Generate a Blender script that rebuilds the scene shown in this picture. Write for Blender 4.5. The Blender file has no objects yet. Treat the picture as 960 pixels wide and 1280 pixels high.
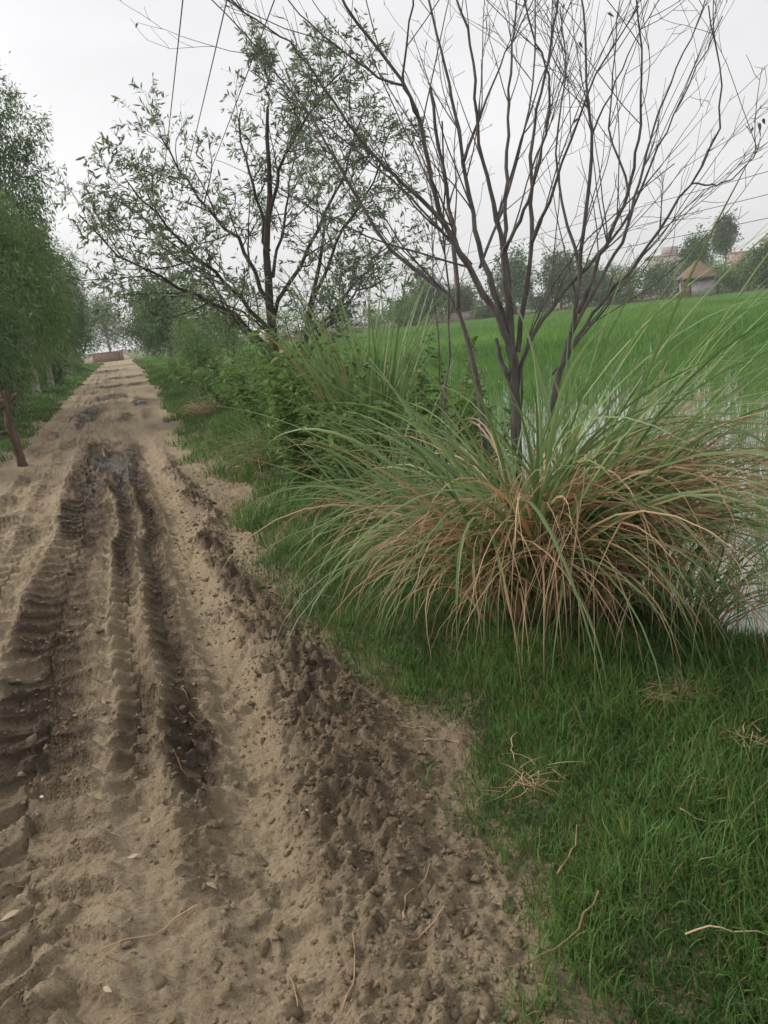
import bpy, math, random
import numpy as np
from mathutils import Matrix, Vector

rad = math.radians
rng = np.random.default_rng(7)
scene = bpy.context.scene

# ------------------------------------------------------------------ camera
CAM_H = 1.55
def cam_basis(yaw, pitch, roll):
    f = Vector((math.sin(yaw)*math.cos(pitch), math.cos(yaw)*math.cos(pitch), -math.sin(pitch)))
    r0 = Vector((math.cos(yaw), -math.sin(yaw), 0)); u0 = r0.cross(f)
    r = r0*math.cos(roll) - u0*math.sin(roll); u = u0*math.cos(roll) + r0*math.sin(roll)
    return r, u, f
cd = bpy.data.cameras.new('camera'); cam = bpy.data.objects.new('camera', cd)
scene.collection.objects.link(cam)
r_, u_, f_ = cam_basis(rad(17.55), rad(13.95), rad(6.2))
m = Matrix((r_, u_, -f_)).transposed().to_4x4(); m.translation = (0, 0, CAM_H)
cam.matrix_world = m
cd.sensor_fit = 'HORIZONTAL'; cd.sensor_width = 36; cd.lens = 36*963/960
cd.clip_start = .05; cd.clip_end = 6000
scene.camera = cam

# ------------------------------------------------------------------ sky and sun
SUN_AZ, SUN_EL = rad(-52), rad(32)          # azimuth from the road's direction, to the left
w = bpy.data.worlds.new('World'); scene.world = w; w.use_nodes = True
nt = w.node_tree; N = nt.nodes; L = nt.links; N.clear()
sky = N.new('ShaderNodeTexSky'); sky.sky_type = 'NISHITA'; sky.sun_disc = False
sky.sun_elevation = SUN_EL; sky.sun_rotation = SUN_AZ % (2*math.pi)
sky.air_density = 1.6; sky.dust_density = 6.0; sky.ozone_density = 1.0; sky.altitude = 150
hs = N.new('ShaderNodeHueSaturation'); hs.inputs['Saturation'].default_value = .22
tc = N.new('ShaderNodeTexCoord'); mp = N.new('ShaderNodeMapping'); mp.inputs['Scale'].default_value = (1.0, 1.0, 2.6)
nz = N.new('ShaderNodeTexNoise'); nz.inputs['Scale'].default_value = 1.7; nz.inputs['Detail'].default_value = 5; nz.inputs['Roughness'].default_value = .5
mr = N.new('ShaderNodeMapRange'); mr.inputs['From Min'].default_value = .3; mr.inputs['From Max'].default_value = .7
mr.inputs['To Min'].default_value = 5.9; mr.inputs['To Max'].default_value = 7.9
mx = N.new('ShaderNodeMix'); mx.data_type = 'RGBA'; mx.inputs['Factor'].default_value = .78
tintn = N.new('ShaderNodeMix'); tintn.data_type = 'RGBA'; tintn.blend_type = 'MULTIPLY'; tintn.inputs['Factor'].default_value = 1
tintn.inputs['B'].default_value = (.982, .978, 1.0, 1)
bg = N.new('ShaderNodeBackground'); bg.inputs['Strength'].default_value = .087
wo = N.new('ShaderNodeOutputWorld')
L.new(tc.outputs['Generated'], mp.inputs['Vector']); L.new(mp.outputs[0], nz.inputs['Vector']); L.new(nz.outputs['Fac'], mr.inputs['Value'])
L.new(sky.outputs[0], hs.inputs['Color']); L.new(hs.outputs[0], mx.inputs['A'])
L.new(mr.outputs[0], tintn.inputs['A']); L.new(tintn.outputs['Result'], mx.inputs['B'])
L.new(mx.outputs['Result'], bg.inputs['Color']); L.new(bg.outputs[0], wo.inputs['Surface'])

sd = bpy.data.lights.new('sun', 'SUN'); sd.energy = 1.5; sd.angle = rad(16); sd.color = (1, .93, .84)
sun = bpy.data.objects.new('sun', sd); scene.collection.objects.link(sun)
sdir = Vector((math.sin(SUN_AZ)*math.cos(SUN_EL), math.cos(SUN_AZ)*math.cos(SUN_EL), math.sin(SUN_EL)))
sun.rotation_euler = sdir.to_track_quat('Z', 'Y').to_euler()

vs = scene.view_settings; vs.view_transform = 'Standard'; vs.look = 'None'; vs.exposure = 0.70; vs.gamma = 1; vs.use_curve_mapping = False
scene.cycles.max_bounces = 6; scene.cycles.diffuse_bounces = 3; scene.cycles.transparent_max_bounces = 8

# ------------------------------------------------------------------ helpers: objects
COL = scene.collection
def tag(o, label=None, cat=None, group=None, kind=None):
    if label: o['label'] = label
    if cat: o['category'] = cat
    if group: o['group'] = group
    if kind: o['kind'] = kind
    return o
def empty(name, loc=(0, 0, 0), rz=0):
    o = bpy.data.objects.new(name, None); COL.objects.link(o); o.location = loc; o.rotation_euler.z = rz
    o.empty_display_size = .2
    return o
def make_mesh(name, V, faces, attrs=None, smooth=True):
    """faces: list of int arrays (n,3) or (n,4)"""
    V = np.asarray(V, np.float32); faces = [np.asarray(f, np.int32) for f in faces if len(f)]
    me = bpy.data.meshes.new(name)
    me.vertices.add(len(V)); me.vertices.foreach_set('co', V.ravel())
    li = np.concatenate([f.ravel() for f in faces]); cnt = np.concatenate([np.full(len(f), f.shape[1], np.int32) for f in faces])
    st = np.concatenate([[0], np.cumsum(cnt)[:-1]]).astype(np.int32)
    me.loops.add(len(li)); me.loops.foreach_set('vertex_index', li)
    me.polygons.add(len(cnt)); me.polygons.foreach_set('loop_start', st)
    if smooth: me.polygons.foreach_set('use_smooth', np.ones(len(cnt), bool))
    for k, a in (attrs or {}).items():
        at = me.attributes.new(k, 'FLOAT', 'POINT'); at.data.foreach_set('value', np.asarray(a, np.float32))
    me.update(calc_edges=True); me.validate()
    return me
def obj(name, me, mat=None, parent=None, loc=None):
    if mat is not None and not me.materials: me.materials.append(mat)
    o = bpy.data.objects.new(name, me); COL.objects.link(o)
    if parent is not None: o.parent = parent
    if loc is not None: o.location = loc
    return o
def join(parts):
    """parts: list of (V, faces, tint)"""
    Vs, Fs, Ts, n = [], {3: [], 4: []}, [], 0
    for V, F, T in parts:
        for f in F:
            f = np.asarray(f, np.int64)
            if len(f): Fs[f.shape[1]].append(f + n)
        Vs.append(V); Ts.append(T); n += len(V)
    return np.concatenate(Vs), [np.concatenate(v) for v in Fs.values() if v], np.concatenate(Ts)

# ------------------------------------------------------------------ helpers: noise
def _hash(ix, iy, seed):
    h = (ix.astype(np.int64)*374761393 + iy.astype(np.int64)*668265263 + seed*974634541) & 0xffffffff
    h = ((h ^ (h >> 13))*1274126177) & 0xffffffff
    h = ((h ^ (h >> 15))*2246822519) & 0xffffffff
    return ((h ^ (h >> 16)) & 0xffffff)/float(0xffffff)
def perlin(x, y, seed=0):
    x = np.asarray(x, float); y = np.asarray(y, float)
    ix = np.floor(x); iy = np.floor(y); fx = x-ix; fy = y-iy
    u = fx*fx*fx*(fx*(fx*6-15)+10); v = fy*fy*fy*(fy*(fy*6-15)+10)
    def g(dx, dy):
        a = _hash(ix+dx, iy+dy, seed)*2*math.pi
        return np.cos(a)*(fx-dx) + np.sin(a)*(fy-dy)
    a = g(0, 0); b = g(1, 0); c = g(0, 1); d = g(1, 1)
    return ((a+(b-a)*u) + ((c+(d-c)*u)-(a+(b-a)*u))*v)*1.5
def fbm(x, y, seed=0, octv=4, gain=.5):
    s = 0; a = 1; 
    for i in range(octv):
        s = s + a*perlin(x, y, seed+i*17); x = x*2.03+3.1; y = y*2.03+1.7; a *= gain
    return s
def cells(x, y, seed=0):
    """F1 distance and the nearest cell's random number"""
    ix = np.floor(x); iy = np.floor(y); best = np.full(np.shape(x), 9.); rid = np.zeros(np.shape(x))
    for dx in (-1, 0, 1):
        for dy in (-1, 0, 1):
            cx = ix+dx; cy = iy+dy
            px = cx+_hash(cx, cy, seed); py = cy+_hash(cx, cy, seed+5)
            d = np.hypot(px-x, py-y); mlt = d < best
            best = np.where(mlt, d, best); rid = np.where(mlt, _hash(cx, cy, seed+9), rid)
    return best, rid
def sstep(a, b, x):
    t = np.clip((x-a)/(b-a), 0, 1); return t*t*(3-2*t)

# ------------------------------------------------------------------ helpers: materials
def mat_new(name):
    m = bpy.data.materials.new(name); m.use_nodes = True; nt = m.node_tree; nt.nodes.clear()
    return m, nt, nt.nodes, nt.links
def leaf_mat(name, c1, c2, transl=.3, rough=.5, dry=None, spec=.3, noise=0):
    """colour runs c1..c2 over the per-leaf 'tint' 0..1, and to dry above 1"""
    m, nt, N, L = mat_new(name)
    at = N.new('ShaderNodeAttribute'); at.attribute_name = 'tint'
    cr = N.new('ShaderNodeValToRGB'); e = cr.color_ramp.elements
    dv = N.new('ShaderNodeMath'); dv.operation = 'MULTIPLY'; dv.inputs[1].default_value = .5
    L.new(at.outputs['Fac'], dv.inputs[0]); L.new(dv.outputs[0], cr.inputs[0])
    e[0].position = 0; e[0].color = (*c1, 1); e[1].position = .5; e[1].color = (*c2, 1)
    if dry:
        k = e.new(.6); k.color = (*dry, 1); k = e.new(1); k.color = (dry[0]*.55, dry[1]*.5, dry[2]*.45, 1)
    out = N.new('ShaderNodeOutputMaterial'); p = N.new('ShaderNodeBsdfPrincipled')
    p.inputs['Roughness'].default_value = rough; p.inputs['Specular IOR Level'].default_value = spec
    L.new(cr.outputs[0], p.inputs['Base Color'])
    t = N.new('ShaderNodeBsdfTranslucent'); mxs = N.new('ShaderNodeMixShader'); mxs.inputs[0].default_value = transl
    L.new(cr.outputs[0], t.inputs['Color']); L.new(p.outputs[0], mxs.inputs[1]); L.new(t.outputs[0], mxs.inputs[2])
    L.new(mxs.outputs[0], out.inputs[0])
    return m
def plain_mat(name, c1, c2, scale=8, rough=.85, bump=.3, stretch=(1, 1, 1), bdist=.01, detail=6):
    m, nt, N, L = mat_new(name)
    tc = N.new('ShaderNodeTexCoord'); mp = N.new('ShaderNodeMapping'); mp.inputs['Scale'].default_value = stretch
    nz = N.new('ShaderNodeTexNoise'); nz.inputs['Scale'].default_value = scale; nz.inputs['Detail'].default_value = detail; nz.inputs['Roughness'].default_value = .62
    cr = N.new('ShaderNodeValToRGB'); e = cr.color_ramp.elements
    e[0].position = .32; e[0].color = (*c1, 1); e[1].position = .68; e[1].color = (*c2, 1)
    p = N.new('ShaderNodeBsdfPrincipled'); p.inputs['Roughness'].default_value = rough; p.inputs['Specular IOR Level'].default_value = .3
    b = N.new('ShaderNodeBump'); b.inputs['Strength'].default_value = bump; b.inputs['Distance'].default_value = bdist
    out = N.new('ShaderNodeOutputMaterial')
    L.new(tc.outputs['Object'], mp.inputs[0]); L.new(mp.outputs[0], nz.inputs[0]); L.new(nz.outputs['Fac'], cr.inputs[0])
    L.new(cr.outputs[0], p.inputs['Base Color']); L.new(nz.outputs['Fac'], b.inputs['Height']); L.new(b.outputs[0], p.inputs['Normal'])
    L.new(p.outputs[0], out.inputs[0])
    return m
def mud_mat(name):
    """dry to wet soil by the 'wet' attribute, stones and fine crumbs as bump"""
    m, nt, N, L = mat_new(name)
    tc = N.new('ShaderNodeTexCoord'); at = N.new('ShaderNodeAttribute'); at.attribute_name = 'wet'
    n1 = N.new('ShaderNodeTexNoise'); n1.inputs['Scale'].default_value = 5; n1.inputs['Detail'].default_value = 8; n1.inputs['Roughness'].default_value = .65
    n2 = N.new('ShaderNodeTexNoise'); n2.inputs['Scale'].default_value = 55; n2.inputs['Detail'].default_value = 6; n2.inputs['Roughness'].default_value = .7
    vo = N.new('ShaderNodeTexVoronoi'); vo.inputs['Scale'].default_value = 90
    for q in (n1, n2, vo): L.new(tc.outputs['Object'], q.inputs['Vector'])
    dry = N.new('ShaderNodeValToRGB'); e = dry.color_ramp.elements
    e[0].position = .3; e[0].color = (.285, .216, .138, 1); e[1].position = .72; e[1].color = (.47, .372, .246, 1)
    wet = N.new('ShaderNodeValToRGB'); e = wet.color_ramp.elements
    e[0].position = .3; e[0].color = (.062, .042, .027, 1); e[1].position = .75; e[1].color = (.135, .096, .063, 1)
    ad = N.new('ShaderNodeMath'); ad.operation = 'MULTIPLY_ADD'; ad.inputs[1].default_value = .5; 
    hf = N.new('ShaderNodeMath'); hf.operation = 'MULTIPLY'; hf.inputs[1].default_value = .5
    L.new(n2.outputs['Fac'], hf.inputs[0]); L.new(n1.outputs['Fac'], ad.inputs[0]); L.new(hf.outputs[0], ad.inputs[2])
    L.new(ad.outputs[0], dry.inputs[0]); L.new(ad.outputs[0], wet.inputs[0])
    # wetness broken up by the fine noise
    sb = N.new('ShaderNodeMath'); sb.operation = 'SUBTRACT'; sb.inputs[1].default_value = .5; L.new(n2.outputs['Fac'], sb.inputs[0])
    ma = N.new('ShaderNodeMath'); ma.operation = 'MULTIPLY_ADD'; ma.inputs[1].default_value = .55; L.new(sb.outputs[0], ma.inputs[0]); L.new(at.outputs['Fac'], ma.inputs[2])
    mr = N.new('ShaderNodeMapRange'); mr.inputs['From Min'].default_value = .08; mr.inputs['From Max'].default_value = .92; L.new(ma.outputs[0], mr.inputs['Value'])
    mx = N.new('ShaderNodeMix'); mx.data_type = 'RGBA'
    L.new(mr.outputs[0], mx.inputs['Factor']); L.new(dry.outputs[0], mx.inputs['A']); L.new(wet.outputs[0], mx.inputs['B'])
    p = N.new('ShaderNodeBsdfPrincipled'); L.new(mx.outputs['Result'], p.inputs['Base Color'])
    rr = N.new('ShaderNodeMapRange'); rr.inputs['From Min'].default_value = 1.0; rr.inputs['From Max'].default_value = 1.4; rr.inputs['To Min'].default_value = .95; rr.inputs['To Max'].default_value = .16
    L.new(at.outputs['Fac'], rr.inputs['Value']); L.new(rr.outputs[0], p.inputs['Roughness']); p.inputs['Specular IOR Level'].default_value = .25
    b1 = N.new('ShaderNodeBump'); b1.inputs['Strength'].default_value = 1.0; b1.inputs['Distance'].default_value = .028
    b2 = N.new('ShaderNodeBump'); b2.inputs['Strength'].default_value = .6; b2.inputs['Distance'].default_value = .008
    L.new(n2.outputs['Fac'], b1.inputs['Height']); L.new(vo.outputs['Distance'], b2.inputs['Height']); L.new(b1.outputs[0], b2.inputs['Normal']); L.new(b2.outputs[0], p.inputs['Normal'])
    out = N.new('ShaderNodeOutputMaterial'); L.new(p.outputs[0], out.inputs[0])
    return m

# ------------------------------------------------------------------ helpers: plant geometry
def blades(base, az, tilt, droop, length, width, segs, tint, fold=True, power=1.6, twist=None, roll=None, floor=None, prof='grass'):
    """curved tapering blades; returns V, faces, tint per vertex"""
    n = len(base); K = segs+1; P = np.zeros((n, K, 3)); D = np.zeros((n, K, 3)); P[:, 0] = base
    twist = np.zeros(n) if twist is None else twist; roll = np.zeros(n) if roll is None else roll
    for k in range(K):
        t = k/segs; th = np.minimum(tilt + droop*t**power, rad(172)); ph = az + twist*t
        D[:, k] = np.stack([np.sin(th)*np.cos(ph), np.sin(th)*np.sin(ph), np.cos(th)], -1)
        if k: P[:, k] = P[:, k-1] + D[:, k-1]*(length/segs)[:, None]
    if floor is not None:
        fl = floor(P[..., 0], P[..., 1]) + .008 + .03*np.linspace(0, 1, K)[None]*rng.random((n, 1)); P[..., 2] = np.maximum(P[..., 2], fl)
    t = np.linspace(0, 1, K)
    pr = (1-t**1.7)*(.55+.45*np.sin(np.minimum(t*2.6+.25, 1.57))) if prof == 'grass' else np.sin(np.pi*(t*.93+.05))**.8
    W = width[:, None]*np.maximum(pr, .04)[None]*.5
    ph = az[:, None] + twist[:, None]*t[None]
    S = np.stack([-np.sin(ph), np.cos(ph), np.zeros_like(ph)], -1)
    U = np.cross(D, S)
    c = np.cos(roll)[:, None, None]; s = np.sin(roll)[:, None, None]
    S2 = S*c + U*s; U2 = U*c - S*s
    A = P - S2*W[..., None]; B = P + S2*W[..., None]
    if fold:
        M = P + U2*(W*.45)[..., None]
        V = np.stack([A, M, B], 2).reshape(-1, 3); R = 3
        i = (np.arange(n)[:, None]*K + np.arange(segs)[None]).ravel()*3
        F = np.concatenate([np.stack([i, i+1, i+4, i+3], 1), np.stack([i+1, i+2, i+5, i+4], 1)])
    else:
        V = np.stack([A, B], 2).reshape(-1, 3); R = 2
        i = (np.arange(n)[:, None]*K + np.arange(segs)[None]).ravel()*2
        F = np.stack([i, i+1, i+3, i+2], 1)
    return V, [F], np.repeat(tint, K*R)
def leaves(pos, d, length, width, tint, nrm=None, simple=False, bend=.15):
    n = len(pos); d = d/np.linalg.norm(d, axis=1, keepdims=True)
    if nrm is None: nrm = rng.normal(size=(n, 3))
    s = np.cross(d, nrm); s /= np.linalg.norm(s, axis=1, keepdims=True)+1e-9; u = np.cross(s, d)
    Lx = length[:, None]; Wx = width[:, None]*.5
    if simple:
        V = np.stack([pos, pos+d*Lx*.45-s*Wx, pos+d*Lx-u*Lx*bend, pos+d*Lx*.45+s*Wx], 1).reshape(-1, 3)
        i = np.arange(n)*4; F = [np.stack([i, i+1, i+2, i+3], 1)]; k = 4
    else:
        p1 = pos+d*Lx*.3-u*Lx*bend*.1; p2 = pos+d*Lx*.66-u*Lx*bend*.5
        V = np.stack([pos, p1-s*Wx, p1+s*Wx, p2-s*Wx*.8, p2+s*Wx*.8, pos+d*Lx-u*Lx*bend*1.2], 1).reshape(-1, 3)
        i = np.arange(n)*6; F = [np.stack([i, i+1, i+2], 1), np.stack([i+3, i+5, i+4], 1), np.stack([i+1, i+3, i+4, i+2], 1)]; k = 6
    return V, F, np.repeat(tint, k)
def tubes(P, R, sides=6, tint=0.):
    """P (n,K,3), R (n,K)"""
    P = np.asarray(P, float); R = np.asarray(R, float); n, K, _ = P.shape
    T = np.gradient(P, axis=1); T /= np.linalg.norm(T, axis=2, keepdims=True)+1e-9
    ref = np.where(np.abs(T[:, :1, 2:3]) > .8, np.array([1., .13, 0]), np.array([0, .1, 1.]))
    ref = np.broadcast_to(ref, T.shape)
    S = np.cross(T, ref); S /= np.linalg.norm(S, axis=2, keepdims=True)+1e-9; U = np.cross(T, S)
    a = np.arange(sides)/sides*2*math.pi
    V = P[:, :, None] + R[:, :, None, None]*(S[:, :, None]*np.cos(a)[None, None, :, None] + U[:, :, None]*np.sin(a)[None, None, :, None])
    V = V.reshape(-1, 3)
    b = (np.arange(n)[:, None]*K + np.arange(K-1)[None]).ravel()*sides
    F = []
    for j in range(sides):
        k = (j+1) % sides; F.append(np.stack([b+j, b+k, b+k+sides, b+j+sides], 1))
    F = [np.concatenate(F)]
    if sides == 4 or sides == 3:
        e = (np.arange(n)*K + K-1)*sides; F.append(np.stack([e+j for j in range(sides)], 1))
    return V, F, np.full(len(V), tint, float)
def resample(pl, K, wob=0., seed=0):
    pl = np.asarray(pl, float); seg = np.r_[0, np.cumsum(np.linalg.norm(np.diff(pl, axis=0), axis=1))]
    t = np.linspace(0, seg[-1], K); q = np.stack([np.interp(t, seg, pl[:, i]) for i in range(3)], 1)
    for _ in range(2):
        q[1:-1] = .25*q[:-2]+.5*q[1:-1]+.25*q[2:]
    if wob:
        g = np.random.default_rng(seed).normal(size=(K, 3))*wob; g[0] = 0
        q = q + g
    return q

# ================================================================== TERRAIN
WATER_Z = -.20
_ey = [-4, .6, 1.24, 1.43, 2.08, 2.47, 3.13, 4.59, 6.2, 7.6, 9.2, 11.0, 15, 22.9, 58, 120, 200]
_ex = [.57, .57, .61, .64, .78, .92, .74, .60, .82, 1.02, .86, .70, .88, 1.12, 1.75, 2.0, 2.2]
_ly = [-4, 8.5, 11, 12.4, 13.3, 15.9, 42.7, 95, 200]
_lx = [-5.2, -4.8, -3.1, -2.3, -2.0, -1.9, -1.93, -1.5, -1.4]
def edge_r(y, wob=True):
    e = np.interp(y, _ey, _ex)
    return e
def edge_l(y): return np.interp(y, _ly, _lx)
def lugs(x, y, xc, pitch, slope, halfw, seed, duty=.3):
    """tread bars pressed by a tractor tyre, two slanted sets"""
    dx = x-xc
    q = y/pitch + np.abs(dx)*slope/pitch + np.where(dx > 0, .5, 0) + perlin(x*1.8, y*1.8, seed)*.13
    s = np.sin(2*math.pi*q); s = sstep(-.30, .12, s)
    return s*(1-sstep(halfw*.8, halfw*1.15, np.abs(dx)))
def terrain(x, y, full=False):
    x = np.asarray(x, float); y = np.asarray(y, float)
    er = edge_r(y) + fbm(x*1.5, y*1.5, 3, 3)*.07 + perlin(y*6, x*6, 8)*.025; el = edge_l(y) + fbm(x*.8, y*.8, 5, 3)*.25
    near = 1-sstep(14, 30, y)                      # fine relief only where it can be seen
    n1 = fbm(x*1.1, y*1.1, 11, 4); n2 = fbm(x*5, y*4, 21, 4); n3 = fbm(x*17, y*14, 31, 3)
    n4 = fbm(x*42, y*34, 35, 2)
    h = n1*.028 + n2*.012*near + n3*.0085*near + n4*.0045*near
    mea = perlin(y*.35, y*0+2.2, 40)*.10 + perlin(y*.9, y*0+5.2, 41)*.035
    wet = np.zeros_like(h)
    fadeA = sstep(1.7, 2.9, y+.5*n1)
    x0 = x; x = x + .012*n2 + .007*n3          # ragged rut edges
    # deep lugged rut
    xa = -.58 + mea + .10*sstep(3.0, 1.6, y); da = x-xa
    g = np.exp(-(da/.15)**4); lugA = lugs(x, y, xa, .20, .85, .25, 51)
    irr = np.clip(.9+.6*fbm(x*2.5, y*2.5, 61, 2), .5, 1.3); fadeW = sstep(2.3, 3.3, y+.5*n1)*(1-.78*sstep(8.5, 13, y+n1)); fadeA = fadeA*(1-.78*sstep(8.5, 13, y+n1))
    h += -.050*g*(.35+.65*fadeA)*(1-.6*sstep(9, 14, y)) + (.026*np.exp(-((np.abs(da)-.245)/.06)**2))*(.4+.6*fadeA)*(1-.5*sstep(9, 14, y))
    h += lugA*.058*irr*(.5+.5*sstep(1.9, 2.9, y))*near
    wet += ((.10+.95*lugA)*np.exp(-(da/.25)**4)*(.12+.88*fadeW)*np.clip(.85+.9*fbm(x*2.2, y*.8, 63, 3), .2, 1.3))
    # twin narrow ruts
    for xo, wd, dp, sd in ((-.19, .055, .030, 71), (.015, .06, .040, 72)):
        xb = xo + mea*.8 + .03*perlin(y*1.3, y*0+sd, sd); db = x-xb
        fb = sstep(1.9, 2.8, y+.5*n1) if xo > -.1 else sstep(2.4, 3.4, y+.5*n1)
        fb = fb*(1-.82*sstep(8.0, 13, y+n1))
        h += -dp*np.exp(-(db/wd)**4)*fb + .012*np.exp(-((np.abs(db)-wd*1.8)/.03)**2)*fb
        h += lugs(x, y, xb, .16, .6, wd*2.0, sd+4)*.050*irr*fb*near
        lugB = lugs(x, y, xb, .16, .6, wd*2.0, sd+4)
        wet += (.22+.85*lugB)*np.exp(-(db/(wd*1.6))**4)*fb*np.clip(.85+.8*fbm(x*2, y*.8, sd+8, 2), .2, 1.3)
    # broken clods beside the near end of the right rut
    cl0 = np.exp(-((x+.02-.05*n1)/.10)**2)*(1-sstep(2.6, 3.4, y))*sstep(1.9, 2.3, y)
    # smooth wheel track with faint bars
    xs = .22 + mea*.6 - .10*sstep(3.2, 1.5, y); ds = x-xs
    g = np.exp(-(ds/.135)**4)
    h = h*(1-.35*g) - .036*g + lugs(x, y, xs, .19, .35, .16, 81)*.020*near*np.clip(.6+fbm(x*3, y*3, 82, 2), 0, 1.3)
    wet -= .25*g
    # far left tracks
    for xo, sd in ((-1.02, 91), (-1.36, 92), (-1.95, 93)):
        xc = xo + mea*.6; dc = x-xc
        h += -.022*np.exp(-(dc/.10)**4) + lugs(x, y, xc, .20, .8, .16, sd)*.038*near*np.clip(.6+1.2*fbm(x*1.5, y*1.5, sd, 2), 0, 1.3) + .012*np.exp(-((np.abs(dc)-.15)/.05)**2)
        wet += .62*np.exp(-(dc/.16)**4)*lugs(x, y, xc, .20, .8, .16, sd)*np.clip(.5+1.5*fbm(x*1.3, y*.7, sd+3, 3), 0, 1)
    # faint crossing treads near the camera on the left
    h += lugs(x, y, -.72+.1*y*.2, .15, -.8, .32, 97)*.034*(1-fadeA)*np.clip(.5+fbm(x*3, y*3, 98, 2), 0, 1.2)
    x = x0; wet = np.minimum(wet, .95); rutw = np.clip(wet, 0, 1)
    # ridge of turned-up clods along the right edge
    xr = np.interp(y, [-4, 1.3, 2.1, 2.9, 3.6, 5, 7.5, 10, 14], [.40, .42, .50, .56, .53, .47, .50, .45, .4]); wr = np.interp(y, [0, 1.6, 2.6, 3.2, 4.2, 6, 9, 13], [.24, .24, .24, .20, .13, .11, .10, .1])
    dr = x-xr + .08*n1; g = np.exp(-(np.abs(dr)/wr)**3)*np.interp(y, [0, 1.2, 1.9, 2.6, 9, 14], [.35, .45, .8, 1, .8, .15])
    g = np.clip(g + cl0*.6, 0, 1)
    wx = x + .03*n2; wy = y + .03*n3
    c1, r1 = cells(wx*11, wy*11, 101); c2, r2 = cells(wx*24, wy*22, 103); c3, r3 = cells(wx*52, wy*48, 107)
    rough = (np.clip(.75-c1, 0, 1)*.065*(.3+r1) + np.clip(.7-c2, 0, 1)*.045*(.2+r2))*near + np.clip(.7-c3, 0, 1)*.016*near
    h += g*(.022 + rough*1.35) + rutw*(1-g)*(rough*.24-.004)
    wet += g*(.62+.35*n1)*np.interp(y, [0, 1.5, 2.4, 3.4, 9], [.25, .38, .62, .9, .9]) * (.2+1.1*r1)
    # loose crumbs everywhere else, thinly
    sp = np.clip(fbm(x*2.1, y*2.1, 111, 3)*1.4+.15, 0, 1)
    h += (1-g)*sp*(np.clip(.6-c2, 0, 1)*.024*(r2 > .5) + np.clip(.6-c3, 0, 1)*.014*(r3 > .4))*near
    wet += (1-g)*sp*.22*(r2 > .7)*near
    # wallow
    mw = np.exp(-(np.abs((x+.28-.02*(y-11))/.42)**3 + np.abs((y-11.2)/2.2)**3))*np.clip(1+.7*fbm(x*2, y*1.1, 121, 3), 0, 1.4)
    c4, r4 = cells(x*5.5+.3*n1, y*3.6, 123)
    h += mw*(-.05 + np.clip(.8-c4, 0, 1)*.20*(.2+r4) + n2*.03)
    wet += mw*1.0
    pud = np.exp(-(np.abs((x+.22)/.15)**2 + np.abs((y-11.3)/.75)**2))
    h = h*(1-pud*.85) - pud*.05; wet += pud*.75
    # potholes further on
    for px, py, sx, sy in ((.1, 36, 1.0, 1.1), (-.3, 28, .6, 1.6), (.5, 45, 1.1, 1.6), (-.5, 62, 1.1, 3), (.2, 19, .4, 1.2), (-.9, 21, .3, 2.4), (.45, 24, .25, 2.0)):
        k = np.exp(-(np.abs((x-px)/sx)**3 + np.abs((y-py)/sy)**3))*np.clip(.9+.8*fbm(x*2, y, 131, 2), 0, 1.4)
        h += k*(-.07 + np.clip(.8-c4, 0, 1)*.18*(.2+r4)); wet += k*.95
    wet += .30*np.clip(fbm(x*.9, y*.6, 141, 3)+.1, 0, 1) + .4*np.clip(fbm(x*2.6, y*.45, 143, 3)-.05, 0, 1)*sstep(7, 13, y)
    # right bank
    q = x-er; bank = sstep(0, .5, q)
    top = .055 + .06*sstep(0, 1, n1+.5) + .05*sstep(.2, 1.2, q)
    h = h*(1-.75*bank) + bank*top + n2*.010*bank
    h += -.42*sstep(2.12, 2.75, x + .12*perlin(y*1.1, y*0, 151))*sstep(-1, 0, x)
    # left bank
    ql = el-x; bl = sstep(0, .7, ql); h = h*(1-.7*bl) + bl*.10 + .10*sstep(.8, 4, ql)
    if not full: return h
    gm = np.maximum(sstep(-.02, .10, q), sstep(-.03, .2, ql))
    return h, np.clip(wet*(1-gm)+.35*gm, 0, 1.4), gm, q, ql

def axis(*spans):
    out = []
    for a, b, st in spans: out.append(np.arange(a, b-1e-6, st))
    out.append([spans[-1][1]]); return np.concatenate(out)
gx = axis((-30, -8, 1.6), (-8, -3.2, .16), (-3.2, -1.6, .035), (-1.6, 1.25, .0095), (1.25, 2.0, .03), (2.0, 3.2, .08))
def geom(a, b, k): 
    n = int(math.log(b/a)/k); return np.geomspace(a, b, n+1)
gy = np.concatenate([np.arange(-4, .8, .12), geom(.82, 3.2, .0042), geom(3.2, 9, .0052)[1:], geom(9, 16, .007)[1:], geom(16, 190, .03)[1:]])
GX, GY = np.meshgrid(gx, gy)
Hh, WET, GM, QR, QL = terrain(GX, GY, True)
V = np.stack([GX, GY, Hh], -1).reshape(-1, 3); nx = len(gx); ny = len(gy)
ii = (np.arange(ny-1)[:, None]*nx + np.arange(nx-1)[None]); 
Q = np.stack([ii, ii+1, ii+nx+1, ii+nx], -1).reshape(-1, 4)
gmf = GM.ravel()[Q].mean(1); qr = QR.ravel()[Q].mean(1)
MUD = mud_mat('mud'); SOIL = mud_mat('bank_soil')
def sub(name, sel):
    q = Q[sel]; u, inv = np.unique(q, return_inverse=True)
    return make_mesh(name, V[u], [inv.reshape(-1, 4)], {'wet': WET.ravel()[u]})
road = tag(obj('dirt_road', sub('dirt_road', gmf < .5), MUD), 'rutted tan dirt track with dark tractor tread marks', kind='structure')
tag(obj('right_bank', sub('right_bank', (gmf >= .5) & (qr > -.5)), SOIL), 'earth bank between the track and the paddy field', kind='structure')
tag(obj('left_bank', sub('left_bank', (gmf >= .5) & (qr <= -.5)), SOIL), 'earth verge under the roadside trees', kind='structure')
del V, Q, ii

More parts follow.
